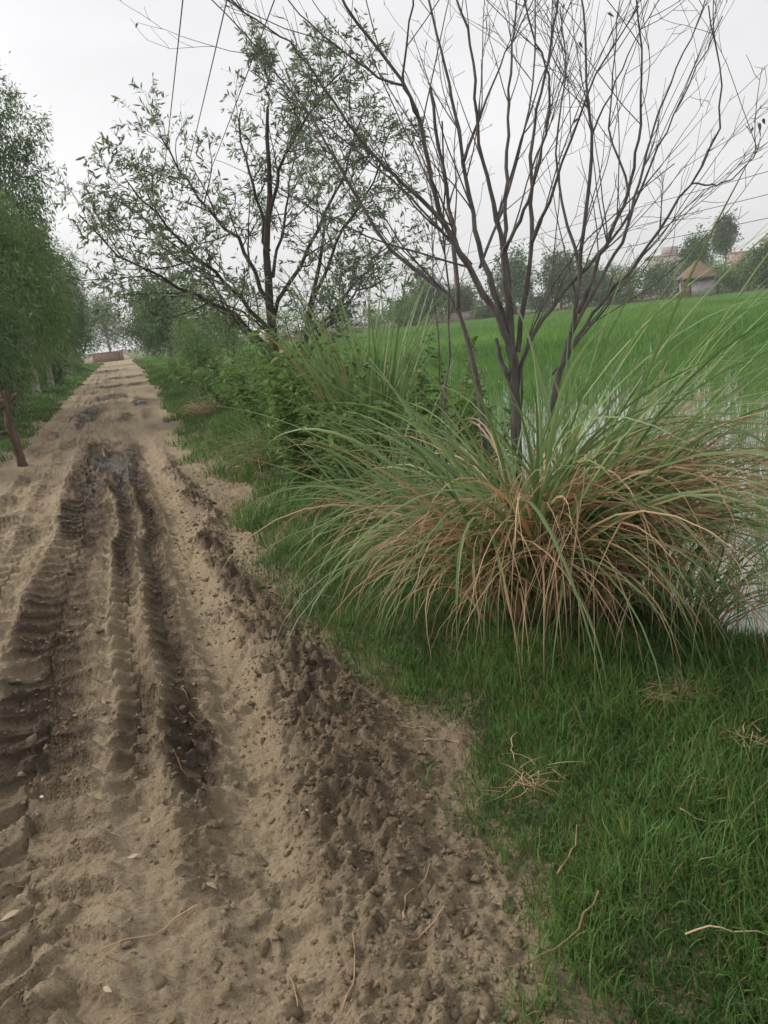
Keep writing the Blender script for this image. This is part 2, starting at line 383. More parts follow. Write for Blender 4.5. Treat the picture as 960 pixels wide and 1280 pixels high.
# wide ground to the horizon, sunk under the flooded field
R_F = 116.
rr = np.concatenate([[3, 8, 15, 25, 40, 60, 80, 100, R_F-.6, R_F+1.2, R_F+6, R_F+20, 170, 230, 320, 480, 700]])
aa = np.radians(np.arange(0, 360, 3)); RR, AA = np.meshgrid(rr, aa, indexing='ij')
X = RR*np.sin(AA); Y = RR*np.cos(AA)
Z = np.where(RR > R_F, .05 + .25*sstep(R_F, R_F+8, RR)*(X > 3), np.where((X > -29) & (X < 3.1) & (Y > -4), -.6, np.where(X > 0, -.5, -.05)))
Z = np.where((RR > R_F) & (X > -40) & (X < 12), -.25, Z) + 0
k = len(aa); i0 = np.arange(len(rr)-1)[:, None]*k; j0 = np.arange(k)[None]
F = np.stack([i0+j0, i0+k+j0, i0+k+(j0+1) % k, i0+(j0+1) % k], -1).reshape(-1, 4)[:, ::-1]
GRD = plain_mat('field_ground', (.06, .085, .03), (.15, .14, .07), .35, .95, .2)
tag(obj('ground', make_mesh('ground', np.stack([X, Y, Z], -1).reshape(-1, 3), [F]), GRD), 'flat farm land reaching the horizon', kind='structure')

# paddy water
m, nt, N, L = mat_new('paddy_water'); p = N.new('ShaderNodeBsdfPrincipled'); out = N.new('ShaderNodeOutputMaterial')
p.inputs['Base Color'].default_value = (.30, .29, .25, 1); p.inputs['Roughness'].default_value = .045; p.inputs['IOR'].default_value = 1.5; p.inputs['Specular IOR Level'].default_value = 1.0
nz = N.new('ShaderNodeTexNoise'); nz.inputs['Scale'].default_value = 3.5; nz.inputs['Detail'].default_value = 3; tcn = N.new('ShaderNodeTexCoord'); b = N.new('ShaderNodeBump'); b.inputs['Strength'].default_value = .05; b.inputs['Distance'].default_value = .02
L.new(tcn.outputs['Object'], nz.inputs[0]); L.new(nz.outputs['Fac'], b.inputs['Height']); L.new(b.outputs[0], p.inputs['Normal']); L.new(p.outputs[0], out.inputs[0]); WATER = m
a = np.radians(np.linspace(1.2, 182, 60)); arc = np.stack([1.9+(R_F)*np.sin(a), R_F*np.cos(a)*np.where(np.cos(a) > 0, 1, .4), np.full(60, WATER_Z)], 1)
V = np.concatenate([[[1.9, 10, WATER_Z]], arc]); i = np.arange(1, 60); F = np.stack([np.zeros(59, int), i+1, i], 1)
tag(obj('paddy_water', make_mesh('paddy_water', V, [F], smooth=False), WATER), 'still water flooding the rice field', kind='structure')

# ================================================================== ROAD PIECES: clods
import bmesh
def clod_mesh(seed):
    g = np.random.default_rng(seed); u = g.normal(size=(13, 3)); u /= np.linalg.norm(u, axis=1, keepdims=True)
    u *= g.uniform(.65, 1.15, (13, 1)); u *= np.array([1.0, g.uniform(.55, .9), g.uniform(.38, .62)])
    bm = bmesh.new(); [bm.verts.new(p) for p in u]; r = bmesh.ops.convex_hull(bm, input=bm.verts)
    bmesh.ops.delete(bm, geom=list({v for v in bm.verts if not v.link_faces}), context='VERTS'); bm.verts.index_update()
    Vv = np.array([v.co[:] for v in bm.verts]); F3 = np.array([[v.index for v in f.verts] for f in bm.faces]); bm.free()
    return Vv, np.zeros((0, 4), int), F3
clods = [clod_mesh(s) for s in range(8)]
def clod_spots(n, g):
    y = 1.1*np.exp(g.random(n*6)*math.log(9.)); x = g.uniform(-1.7, 1.15, n*6)
    xr = np.interp(y, [1.1, 2.1, 2.9, 3.6, 5, 7.5, 10], [.45, .52, .58, .55, .48, .50, .45])
    wgt = np.exp(-((x-xr)/.24)**2)*np.interp(y, [1.1, 2, 3, 10], [.5, 1, 1, .8]) + .22*np.exp(-((x+.02)/.1)**2) + .16*np.exp(-((x+.58)/.3)**2)*(y > 2.3) + .045
    k = g.random(n*6) < wgt; k &= x < edge_r(y)+.06
    return x[k][:n], y[k][:n]
g = np.random.default_rng(5); 
def clod_wet(x, y, g):
    xr = np.interp(y, [1.1, 2.1, 2.9, 3.6, 5], [.45, .52, .58, .55, .48])
    return np.clip(.16+.5*np.exp(-((x-xr)/.25)**2)*np.interp(y, [1.2, 1.9, 2.4, 3], [.15, .35, .9, 1.2]) + g.normal(size=len(x))*.14, 0, .9)
cm = []
for (Vv, F4, F3) in clods:
    for wv in (.15, .45, .8):
        cm.append(make_mesh('clod', Vv, [F4, F3], {'wet': np.full(len(Vv), wv)}, smooth=False))
x, y = clod_spots(290, g); wv = clod_wet(x, y, g); z = terrain(x, y)
for k in range(len(x)):
    s = g.gamma(3, .0065)+.008; s = min(s, .030 if y[k] < 2 else .042)
    o = obj('clod', cm[g.integers(8)*3 + int(np.clip(wv[k]*3.2, 0, 2))], MUD, road, (x[k], y[k], z[k]-s*.05))
    o.scale = (s, s, s); o.rotation_euler = (g.normal()*.3, g.normal()*.3, g.random()*6.28)
x, y = clod_spots(6500, g); wv = clod_wet(x, y, g); z = terrain(x, y); sc = g.gamma(2.0, .0030, len(x))+.003; sc = np.minimum(sc, .022)
parts = []
for k in range(len(x)):
    Vv, F4, F3 = clods[k % 8]; a = g.random()*6.28; c, s_ = math.cos(a), math.sin(a)
    vv = Vv*sc[k]; vv = np.stack([vv[:, 0]*c-vv[:, 1]*s_, vv[:, 0]*s_+vv[:, 1]*c, vv[:, 2]], 1) + (x[k], y[k], z[k]+sc[k]*.1)
    parts.append((vv, [F3], np.full(len(vv), wv[k])))
Vv, Ff, T = join(parts)
o = obj('crumbs', make_mesh('crumbs', Vv, Ff, {'wet': T}, smooth=False), MUD, road); o['kind'] = 'stuff'

# ================================================================== GRASS ON THE BANKS
GRASS = leaf_mat('short_grass', (.050, .116, .029), (.155, .272, .066), .36, .5, dry=(.36, .26, .12))
def grass_mesh(name, x, y, ln, wd, segs, lean=.5, fold=False, dryp=.05, seed=1):
    g = np.random.default_rng(seed); n = len(x)
    z = terrain(x, y)-.006
    pt = fbm(x*1.7, y*1.7, 201, 3)
    pt3 = fbm(x*.55+4, y*.55, 205, 2)
    tint = np.clip(.45+.5*pt+.35*pt3+g.normal(size=n)*.24, 0, 1); tint = np.where(g.random(n) < dryp, g.uniform(1.15, 1.9, n), tint)
    Ln = ln*np.clip(1+.55*pt+g.normal(size=n)*.32, .3, 2.2)
    Vv, F, T = blades(np.stack([x, y, z], 1), g.random(n)*6.283, np.abs(g.normal(size=n))*lean*.7, g.uniform(.2, 1.7, n), Ln, wd*g.uniform(.7, 1.3, n), segs, tint, fold, roll=g.normal(size=n)*.6, twist=g.normal(size=n)*.5)
    return Vv, F, T
def bank_points(n, y0, y1, x0f, x1f, seed, pw=1.0):
    g = np.random.default_rng(seed); y = np.exp(g.uniform(math.log(y0), math.log(y1), n)) if pw else g.uniform(y0, y1, n)
    x = x0f(y) + (x1f(y)-x0f(y))*g.random(n); return x, y
def ragged(x, y, side):
    er = edge_r(y) + fbm(x*1.5, y*1.5, 3, 3)*.07 + perlin(y*6, x*6, 8)*.025
    return x-er
# near lawn
x, y = bank_points(112000, .75, 5.2, lambda y: edge_r(y)-.10, lambda y: np.minimum(np.full_like(y, 2.35), edge_r(y)+1.9), 11)
q = ragged(x, y, 1); keep = rng.random(len(x)) < np.clip(sstep(-.03, .10, q)*(.12+.88*sstep(.02, .22, q+fbm(x*4, y*4, 77, 2)*.10)), 0, 1)
keep |= (rng.random(len(x)) < .22*(fbm(x*3, y*3, 78, 2) > .35)) & (q > -.07)
x = x[keep]; y = y[keep]
d = np.hypot(x, y); lnn = .058+.028*sstep(0, .8, ragged(x, y, 1))+.02*sstep(3.2, 4.5, y)
nr_ = d < 3.1; A0 = grass_mesh('a0', x[~nr_], y[~nr_], lnn[~nr_], .0036+.0006*d[~nr_], 2, .8, seed=33)
A = grass_mesh('a', x[nr_], y[nr_], lnn[nr_], .0036+.0006*d[nr_], 3, .8, seed=3)
# tiny tufts invading the road's right side
x2, y2 = bank_points(900, 1.2, 6, lambda y: edge_r(y)-.22, lambda y: edge_r(y)+.02, 12); k = fbm(x2*3.5, y2*3.5, 79, 2) > .25
A2 = grass_mesh('a2', x2[k], y2[k], np.full(k.sum(), .04), .003, 3, .7, seed=4)
# right verge further on
x3, y3 = bank_points(46000, 5.0, 95, lambda y: edge_r(y)-.30, lambda y: edge_r(y)+1.3+.01*y, 13); k = sstep(-.12, .18, ragged(x3, y3, 1)+fbm(x3*1.3, y3*.7, 85, 3)*.28) > rng.random(len(x3)); x3 = x3[k]; y3 = y3[k]
A3 = grass_mesh('a3', x3, y3, .10+.05*sstep(.1, .9, x3-edge_r(y3))+.0006*y3, .005+.001*y3, 2, .6, dryp=.015, seed=5)
Vv, F, T = join([A0, A, A2, A3])
tag(obj('bank_grass', make_mesh('bank_grass', Vv, F, {'tint': T}), GRASS), 'short green grass carpeting the bank beside the track', 'grass', kind='stuff')
# left verge
x, y = bank_points(34000, 11.5, 100, lambda y: edge_l(y)+.25, lambda y: edge_l(y)-1.6-.02*y, 14); k = sstep(-.15, .28, edge_l(y)-x+fbm(x*1.2, y*.7, 83, 3)*.3) > rng.random(len(x))
Vv, F, T = grass_mesh('l', x[k], y[k], .09+.0006*y[k], .006+.0012*y[k], 2, .6, dryp=.02, seed=6)
tag(obj('verge_grass', make_mesh('verge_grass', Vv, F, {'tint': T}), GRASS), 'low green grass strip under the roadside trees', 'grass', kind='stuff')

# ================================================================== RICE
RICE = leaf_mat('rice_leaf', (.075, .185, .036), (.185, .345, .075), .42, .45)
def rice_hill(g, n=16, h=.42, w=.007, segs=4):
    a = g.random(n)*6.283; r = g.random(n)*.022
    b = np.stack([r*np.cos(a), r*np.sin(a), np.full(n, -.06)], 1)
    return blades(b, a+g.normal(size=n)*.5, g.uniform(.02, .30, n), g.uniform(.05, 1.1, n)**1.0, h*g.uniform(.7, 1.25, n), np.full(n, w)*g.uniform(.8, 1.3, n), segs, np.clip(g.normal(.5, .28, n), 0, 1), False, 2.2, roll=g.normal(size=n)*.7)
g = np.random.default_rng(21); rice_me = []
for k in range(7):
    Vv, F, T = rice_hill(g); rice_me.append(make_mesh('rice_plant', Vv, F, {'tint': T}))
# transplanted hills near the bank: individuals
pts = []
for i in range(60):
    for j in range(75):
        x = 2.55+i*.205+g.normal()*.035; y = .6+j*.20+g.normal()*.035
        d = math.hypot(x, y); az = math.degrees(math.atan2(x, y))
        if d < 7.6 and 25 < az < 50 and g.random() > .36: pts.append((d, x, y))
pts.sort(); pts = pts[:300]; D_IND = pts[-1][0]
for d, x, y in pts:
    o = obj('rice_plant', rice_me[g.integers(7)], RICE, None, (x, y, WATER_Z)); s = g.uniform(.8, 1.15); o.scale = (s, s, s*g.uniform(.9, 1.1)); o.rotation_euler.z = g.random()*6.28
    tag(o, 'young rice plant standing in the flooded paddy beside the grassy bank', 'rice plant', 'young rice plants in the near water')
# the rest of the crop as one mass
def rice_zone(r0, r1, dens, n, h, w, segs, a0, a1, seed):
    g = np.random.default_rng(seed); area = rad(a1-a0)*(r1*r1-r0*r0)/2; m = int(area*dens)
    r = np.sqrt(g.uniform(r0*r0, r1*r1, m)); a = np.radians(g.uniform(a0, a1, m)); x = r*np.sin(a); y = r*np.cos(a)
    x = np.round(x/.205)*.205 + g.normal(size=m)*.03 if r1 < 20 else x
    k = x > 2.5 + .15*perlin(y*.6, y*0+3, 5); x = x[k]; y = y[k]; m = len(x)
    bx = np.repeat(x, n) + g.normal(size=m*n)*.016*(1+r0*.12); by = np.repeat(y, n) + g.normal(size=m*n)*.016*(1+r0*.12)
    pt = np.repeat(fbm(x*.10, y*.10, 301, 3), n); pt2 = np.repeat(fbm(x*.03+9, y*.12, 305, 2), n)
    tint = np.clip(.5+.35*pt+.35*pt2+g.normal(size=m*n)*.22, 0, 1); N_ = m*n
    return blades(np.stack([bx, by, np.full(N_, WATER_Z-.02)], 1), g.random(N_)*6.283, g.uniform(.02, .35, N_), g.uniform(.1, 1.1, N_), h*np.clip(1+.18*pt+g.normal(size=N_)*.16, .5, 1.6), w*g.uniform(.7, 1.3, N_), segs, tint, False, 2.0, roll=g.normal(size=N_)*.7)
zones = [rice_zone(3.2, D_IND, 7, 9, .36, .007, 3, 50, 62, 31), rice_zone(3.2, D_IND, 9, 9, .36, .007, 3, 8, 25, 32), rice_zone(D_IND, 13, 12, 10, .38, .008, 3, 8, 58, 33),
         rice_zone(13, 26, 18, 7, .40, .015, 2, 5, 54, 34), rice_zone(26, 58, 7, 6, .42, .040, 2, 3, 52, 35), rice_zone(58, R_F-.5, 3.2, 6, .44, .09, 1, 2, 51, 36)]
Vv, F, T = join(zones)
tag(obj('rice_crop', make_mesh('rice_crop', Vv, F, {'tint': T}), RICE), 'bright green rice crop filling the flooded field', 'rice', kind='stuff')

# ================================================================== TALL GRASS CLUMP
REED = leaf_mat('reed_leaf', (.100, .175, .055), (.270, .370, .150), .36, .42, dry=(.40, .245, .115), spec=.4)
STRAW = leaf_mat('straw', (.37, .220, .125), (.64, .46, .285), .25, .6)
def floor_fn(x, y): return np.maximum(terrain(x, y), WATER_Z)
def clump(name, label, loc, ng, nd, lg, ld, spread, seed, single=0, wg=.011, up=.5, cat='grass clump', tilt=(.04, .66), group=None, toward=None):
    """a tussock: green blades, dry blades, the longest ones as parts of their own"""
    g = np.random.default_rng(seed); cx, cy = loc; root = empty(name, (cx, cy, float(terrain(cx, cy)))); tag(root, label, cat, group)
    z0 = float(terrain(cx, cy))
    def fl(x, y): return floor_fn(x+cx, y+cy)-z0
    def start(n, sp):
        r = sp*np.sqrt(g.random(n)); a = g.random(n)*6.283
        return r, a, np.stack([r*np.cos(a), r*np.sin(a), fl(r*np.cos(a), r*np.sin(a))-.02], 1)
    def mk(n, ln, dry, w, sg=12):
        r, a, b = start(n, spread); az = a+g.normal(size=n)*.75
        if toward is not None: az = np.where(g.random(n) < (.55 if dry else .14), toward+(.35 if dry else -.8)+g.normal(size=n)*(.85 if dry else .6), az)
        if toward is not None and not dry: az = np.where(g.random(n) < .30, toward+1.15+g.normal(size=n)*.4, az)
        t0 = tilt[0]+(tilt[1]-tilt[0])*np.clip(r/spread*.6+g.random(n)*.55, 0, 1.1)
        L_ = ln*g.uniform(.55, 1.15, n)
        if dry: t0 = np.clip(t0*(.62 if toward is not None else .95)+.04, 0, 1.0); dr = g.uniform(1.9, 3.1, n)
        else: dr = np.where(g.random(n) < up, g.uniform(.2, 1.2, n), g.uniform(1.5, 2.8, n))
        if toward is not None: L_ = L_*(1+.35*np.exp(-((az-toward-1.1)/.6)**2))
        if toward is not None and not dry: L_ = np.where(dr < 1.7, L_*1.05, L_); dr = np.where(dr < 1.2, dr+.35, dr)
        tint = np.clip(g.normal(.5, .3, n), 0, 1)
        if not dry: tint = np.where((g.random(n) < .05) & (n > 1), g.uniform(1.1, 1.6, n), tint)
        return b, az, t0, dr, L_, w*g.uniform(.6, 1.25, n), sg, tint
    a = mk(ng, lg, False, wg); Vv, F, T = blades(*a, True, 1.5, twist=g.normal(size=ng)*.5, roll=g.normal(size=ng)*.5, floor=fl)
    o = obj('green_blades', make_mesh('green_blades', Vv, F, {'tint': T}), REED, root); o['kind'] = 'stuff'
    if nd:
        a = mk(nd, ld, True, wg*.68, 11); Vv, F, T = blades(*a, True, 1.35, twist=g.normal(size=nd)*.9, roll=g.normal(size=nd)*.9, floor=fl)
        o = obj('dry_blades', make_mesh('dry_blades', Vv, F, {'tint': T}), STRAW, root); o['kind'] = 'stuff'
    for k in range(single):
        dry = g.random() < .45 and nd; a = mk(1, (ld if dry else lg)*1.2, bool(dry), wg*(.72 if dry else 1.3), 14)
        Vv, F, T = blades(*a, True, 1.4, twist=g.normal(size=1)*.5, roll=g.normal(size=1)*.4, floor=fl)
        obj('blade', make_mesh('blade', Vv, F, {'tint': T}), STRAW if dry else REED, root)
    return root
CL = (1.74, 3.12)
clump('grass_clump', 'large tussock of long arching green blades over a tan dry skirt', CL, 470, 620, 1.46, 1.30, .34, 41, single=210, wg=.021, up=.42, tilt=(.02, .56), toward=math.atan2(-CL[1], -CL[0]))
clump('grass_clump', 'green grass tussock leaning over the water at the edge of the rice field', (2.30, 2.85), 100, 40, 1.1, .8, .20, 42, single=24, wg=.014, up=.3, tilt=(.2, .9), toward=-.6)
clump('grass_clump', 'upright green reed tussock between the leafy tree and the bare tree', (1.95, 6.4), 170, 10, 1.85, 1.0, .24, 43, single=30, up=.96, tilt=(.01, .20), wg=.028)
clump('grass_clump', 'arching green tussock drooping over the verge in front of the leafy weeds', (1.75, 5.25), 150, 30, 1.1, .9, .30, 44, single=30, up=.45, tilt=(.06, .6), wg=.017)
clump('grass_clump', 'low green tussock at the foot of the leafy tree trunk', (1.55, 8.6), 260, 60, .95, .8, .35, 45, up=.4, tilt=(.1, .8), wg=.012)
clump('grass_clump', 'sparse tan tussock on the verge beyond the leafy tree', (1.75, 15.5), 70, 260, .8, .75, .45, 46, up=.6, tilt=(.1, .6), wg=.02)

# ================================================================== LEAFY WEEDS
WEED = leaf_mat('weed_leaf', (.085, .170, .042), (.225, .340, .095), .40, .45, dry=(.3, .22, .09))
STEMG = plain_mat('weed_stem', (.07, .10, .03), (.15, .12, .05), 20, .8, .2)
def weed(loc, h, nst, spread, ll, seed, label, group=None, lw=.42, cat='weed', name='weed_plant'):
    g = np.random.default_rng(seed); cx, cy = loc; z0 = float(terrain(cx, cy)); root = empty(name, (cx, cy, z0)); tag(root, label, cat, group)
    P = []; R = []; lp = []; ld = []
    for k in range(nst):
        a = g.random()*6.283; r = spread*.35*g.random(); b = np.array([r*math.cos(a), r*math.sin(a), -.03]); hh = h*g.uniform(.55, 1.1)
        tip = b + np.array([math.cos(a)*spread*g.uniform(.2, 1), math.sin(a)*spread*g.uniform(.2, 1), hh])
        t = np.linspace(0, 1, 7)[:, None]; pl = b+(tip-b)*t + np.array([math.cos(a), math.sin(a), 0])*(np.sin(t*3.14)*-.06*spread) + g.normal(size=(7, 3))*.008; pl[:, 2] += 0
        P.append(pl); R.append(np.linspace(.005, .0018, 7))
        nl = int(hh/ll*6.5)
        tt = g.uniform(.12, 1.02, nl); pp = np.stack([np.interp(tt, t[:, 0], pl[:, i]) for i in range(3)], 1); aa = g.random(nl)*6.283
        lp.append(pp); ld.append(np.stack([np.cos(aa), np.sin(aa), g.uniform(-.35, .7, nl)], 1))
    Vv, F, T = tubes(np.array(P), np.array(R), 4); obj('stem', make_mesh('stem', Vv, F), STEMG, root)
    lp = np.concatenate(lp); ld = np.concatenate(ld); n = len(lp); L_ = ll*g.uniform(.55, 1.3, n)
    nr = np.tile([0, 0, 1.], (n, 1)) + g.normal(size=(n, 3))*.45
    Vv, F, T = leaves(lp, ld, L_, L_*lw*g.uniform(.8, 1.2, n), np.clip(g.normal(.5, .3, n), 0, 1.25), nr, False, .22)
    o = obj('foliage', make_mesh('foliage', Vv, F, {'tint': T}), WEED, root); o['kind'] = 'stuff'
    return root
wl = 'leafy green weed with oval leaves crowding the bank behind the tussocks'
g = np.random.default_rng(50)
for k in range(24):
    x = g.uniform(1.5, 2.75); y = g.uniform(5.2, 8.8)
    if math.hypot(x-1.95, y-6.4) < .35: x += .8
    weed((x, y), g.uniform(.85, 1.5), g.integers(9, 14), .38, .085, 100+k, wl, 'weeds on the bank')
for k in range(16):
    y = 10.8+k*1.6+g.normal()*.4; x = edge_r(y)+g.uniform(.75, 1.9)
    weed((x, y), g.uniform(.6, 1.35), g.integers(8, 13), .45, .12, 130+k, 'loose scrubby weed on the verge beyond the leafy tree', 'weeds along the far verge')
weed((-2.35, 11.9), 1.0, 14, .55, .16, 160, 'dark leafy bush at the foot of the broken fence post', None, .3, 'bush', 'roadside_bush')
weed((-3.1, 12.6), 1.2, 14, .7, .16, 161, 'dark leafy bush behind the fence rail under the drooping trees', None, .3, 'bush', 'roadside_bush')

# ================================================================== TREES
BARK_D = plain_mat('dark_bark', (.035, .028, .024), (.110, .092, .080), 14, .9, .6, (1, 1, .25), .02)
BARK_G = plain_mat('grey_bark', (.058, .050, .046), (.165, .145, .132), 22, .85, .5, (1, 1, .2), .01)
BARK_P = plain_mat('pale_bark', (.20, .17, .13), (.42, .38, .31), 5, .85, .3, (1, 1, .3), .02)
class Grow:
    """recursive branching; collects tubes per level and leaf points"""
    def __init__(s, seed): s.g = np.random.default_rng(seed); s.tub = {}; s.lp = []; s.ld = []
    def branch(s, p, d, L_, r, lvl, spec):
        g = s.g; sp = spec[lvl]; K = sp.get('K', 7); pts = [np.array(p, float)]; d = np.array(d, float); d /= np.linalg.norm(d)
        for k in range(K-1):
            d = d + g.normal(size=3)*sp.get('wob', .12) + np.array([0, 0, 1])*sp.get('up', 0)*(1-sp.get('sag', 0)*k/K); d /= np.linalg.norm(d)
            pts.append(pts[-1]+d*L_/(K-1))
        s.along(np.array(pts), r, lvl, spec, L_)
    def along(s, pts, r, lvl, spec, L_):
        g = s.g; sp = spec[lvl]; K = len(pts); rad_ = np.linspace(r, max(r*sp.get('taper', .3), .0012), K)
        s.tub.setdefault((lvl, K), []).append((pts, rad_))
        nl = sp.get('leaves', 0)
        if nl:
            n = g.poisson(nl*L_); t = g.uniform(sp.get('l0', .1), 1, n)*(K-1); i = np.minimum(t.astype(int), K-2); f = (t-i)[:, None]
            pp = pts[i]*(1-f)+pts[i+1]*f; dd = pts[i+1]-pts[i]; dd /= np.linalg.norm(dd, axis=1, keepdims=True)
            rnd = g.normal(size=(n, 3)); s.lp.append(pp); s.ld.append(dd*.7+rnd*sp.get('lspread', .55)+np.array([0, 0, -1])*sp.get('ldroop', .1))
        if lvl+1 >= len(spec): return
        nc = sp.get('n', 5); nc = g.poisson(nc) if sp.get('pois', True) else nc
        for c in range(nc):
            t = sp.get('c0', .25)+(1-sp.get('c0', .25))*((c+g.random())/max(nc, 1)); q = t*(K-1); i = min(int(q), K-2); f = q-i
            p = pts[i]*(1-f)+pts[i+1]*f; dd = pts[i+1]-pts[i]; dd /= np.linalg.norm(dd)
            ax = np.cross(dd, g.normal(size=3)); ax /= np.linalg.norm(ax); an = rad(sp.get('ang', 45))*g.uniform(.6, 1.3)
            nd = dd*math.cos(an)+ax*math.sin(an)
            s.branch(p, nd, L_*sp.get('ratio', .5)*g.uniform(.6, 1.25)*(1.15-.55*t), max(rad_[i]*sp.get('rr', .5), .0016), lvl+1, spec)
    def wood(s, lo=0, hi=99, sides=(8, 6, 4, 3, 3)):
        out = []
        for (lv, K), lst in s.tub.items():
            if lo <= lv <= hi: out.append(tubes(np.array([a for a, b in lst]), np.array([b for a, b in lst]), sides[min(lv, 4)]))
        return out
def tree_things(name, label, root_loc, G, leafm, barkm, leaf_len, leaf_w, group=None, simple=False, tintbias=0., cat='tree', dryp=.02, nbias=None, bend=.15):
    """assemble an Empty with trunk, branches and crown, from world-space growth"""
    o0 = np.array(root_loc, float); root = empty(name, tuple(o0)); tag(root, label, cat, group)
    Vv, F, T = join(G.wood(0, 0)); obj('trunk', make_mesh('trunk', Vv-o0, F), barkm, root)
    w_ = G.wood(1)
    if w_: Vv, F, T = join(w_); obj('branches', make_mesh('branches', Vv-o0, F), barkm, root)['kind'] = 'stuff'
    lp = np.concatenate(G.lp); ld = np.concatenate(G.ld); n = len(lp); g = G.g; L_ = leaf_len*g.uniform(.6, 1.25, n)
    cn = perlin((lp[:, 0]+.6*lp[:, 2])/(6*leaf_len), (lp[:, 1]-.8*lp[:, 2])/(6*leaf_len), 3); tint = np.clip(g.normal(.5+tintbias, .24, n)+.55*cn, 0, 1); tint = np.where(g.random(n) < dryp, 1.2, tint)
    Vv, F, T = leaves(lp, ld, L_, L_*leaf_w*g.uniform(.8, 1.2, n), tint, None, simple, bend)
    obj('crown', make_mesh('crown', Vv-o0, F, {'tint': T}), leafm, root)['kind'] = 'stuff'
    return root, n

# the leafy tree beside the track
LEAFW = leaf_mat('willow_leaf', (.100, .150, .085), (.250, .325, .195), .52, .45, dry=(.22, .20, .07))
G = Grow(61)
spec = [dict(n=0), dict(n=14, ang=50, ratio=.46, rr=.5, wob=.10, up=.05, c0=.22, taper=.25), dict(n=8, ang=50, ratio=.52, rr=.55, wob=.14, up=.07, c0=.2), dict(n=3, ang=45, ratio=.6, wob=.16, up=.02, K=5, leaves=16, l0=.3, lspread=.6, ldroop=.15, c0=.3), dict(wob=.2, up=-.03, leaves=22, l0=.05, lspread=.55, ldroop=.2, K=4)]
tr = [(1.93, 9.85, -.1), (1.92, 9.85, .5), (1.90, 9.84, 1.2), (1.90, 9.83, 1.75), (2.0, 9.8, 2.6), (2.10, 9.8, 3.4), (2.2, 9.8, 4.1)]
G.along(resample(tr, 14, .012, 1), .085, 0, [dict(n=0, taper=.22)], 4.2)
tr2 = [(2.0, 9.9, -.1), (2.12, 9.95, .6), (2.35, 10.0, 1.4), (2.65, 10.1, 2.2), (2.9, 10.2, 3.0)]
G.along(resample(tr2, 14, .012, 2), .060, 0, [dict(n=0, taper=.25)], 3.1)
limbs = [([(1.9, 9.83, 1.25), (1.45, 9.7, 1.85), (.95, 9.6, 2.12), (.45, 9.5, 2.38), (.05, 9.4, 2.72), (-.05, 9.35, 2.95)], .030),
         ([(1.9, 9.83, 1.5), (1.5, 9.5, 2.0), (1.0, 9.2, 2.5), (.6, 9.0, 2.95), (.4, 8.95, 3.25)], .030),
         ([(1.91, 9.83, 1.9), (1.7, 9.9, 2.6), (1.35, 10.0, 3.1), (1.05, 10.1, 3.6), (.9, 10.1, 3.9)], .030),
         ([(2.0, 9.8, 2.5), (1.95, 9.9, 3.2), (1.9, 10.1, 3.8), (1.95, 10.2, 4.25)], .026),
         ([(2.05, 9.8, 2.9), (2.3, 9.5, 3.6), (2.75, 9.3, 4.1), (3.05, 9.2, 4.4)], .024),
         ([(1.95, 9.85, 1.7), (2.4, 9.5, 2.5), (2.9, 9.3, 3.2), (3.2, 9.2, 3.9)], .028),
         ([(2.2, 9.97, 1.0), (2.7, 9.8, 1.7), (3.2, 9.7, 2.2), (3.6, 9.6, 2.6)], .028),
         ([(2.5, 10.05, 1.8), (2.9, 9.7, 2.6), (3.4, 9.5, 3.3), (3.6, 9.4, 3.8)], .024),
         ([(1.9, 9.83, 1.0), (2.3, 9.4, 1.5), (2.7, 9.0, 1.85), (3.1, 8.8, 2.0)], .022),
         ([(1.9, 9.84, 1.1), (1.6, 10.4, 1.7), (1.3, 10.9, 2.4), (1.15, 11.2, 2.9)], .026),
         ([(2.0, 9.8, 2.2), (2.4, 10.4, 3.0), (2.7, 10.8, 3.7), (2.8, 11, 4.2)], .024),
         ([(1.92, 9.83, 1.4), (1.6, 9.3, 1.75), (1.25, 9.0, 1.95), (.9, 8.9, 2.0)], .02),
         ([(2.2, 9.8, 4.1), (2.25, 9.8, 4.5), (2.2, 9.8, 4.85)], .014)]
for k, (pl, r) in enumerate(limbs):
    L_ = float(np.sum(np.linalg.norm(np.diff(np.array(pl), axis=0), axis=1))); G.along(resample(pl, 12, .02, 20+k), r, 1, spec, L_)
_, n_w = tree_things('leafy_tree', 'sparse two-stemmed tree with narrow grey-green leaves beside the track', (1.95, 9.86, float(terrain(1.95, 9.86))), G, LEAFW, BARK_D, .078, .25, dryp=.03)

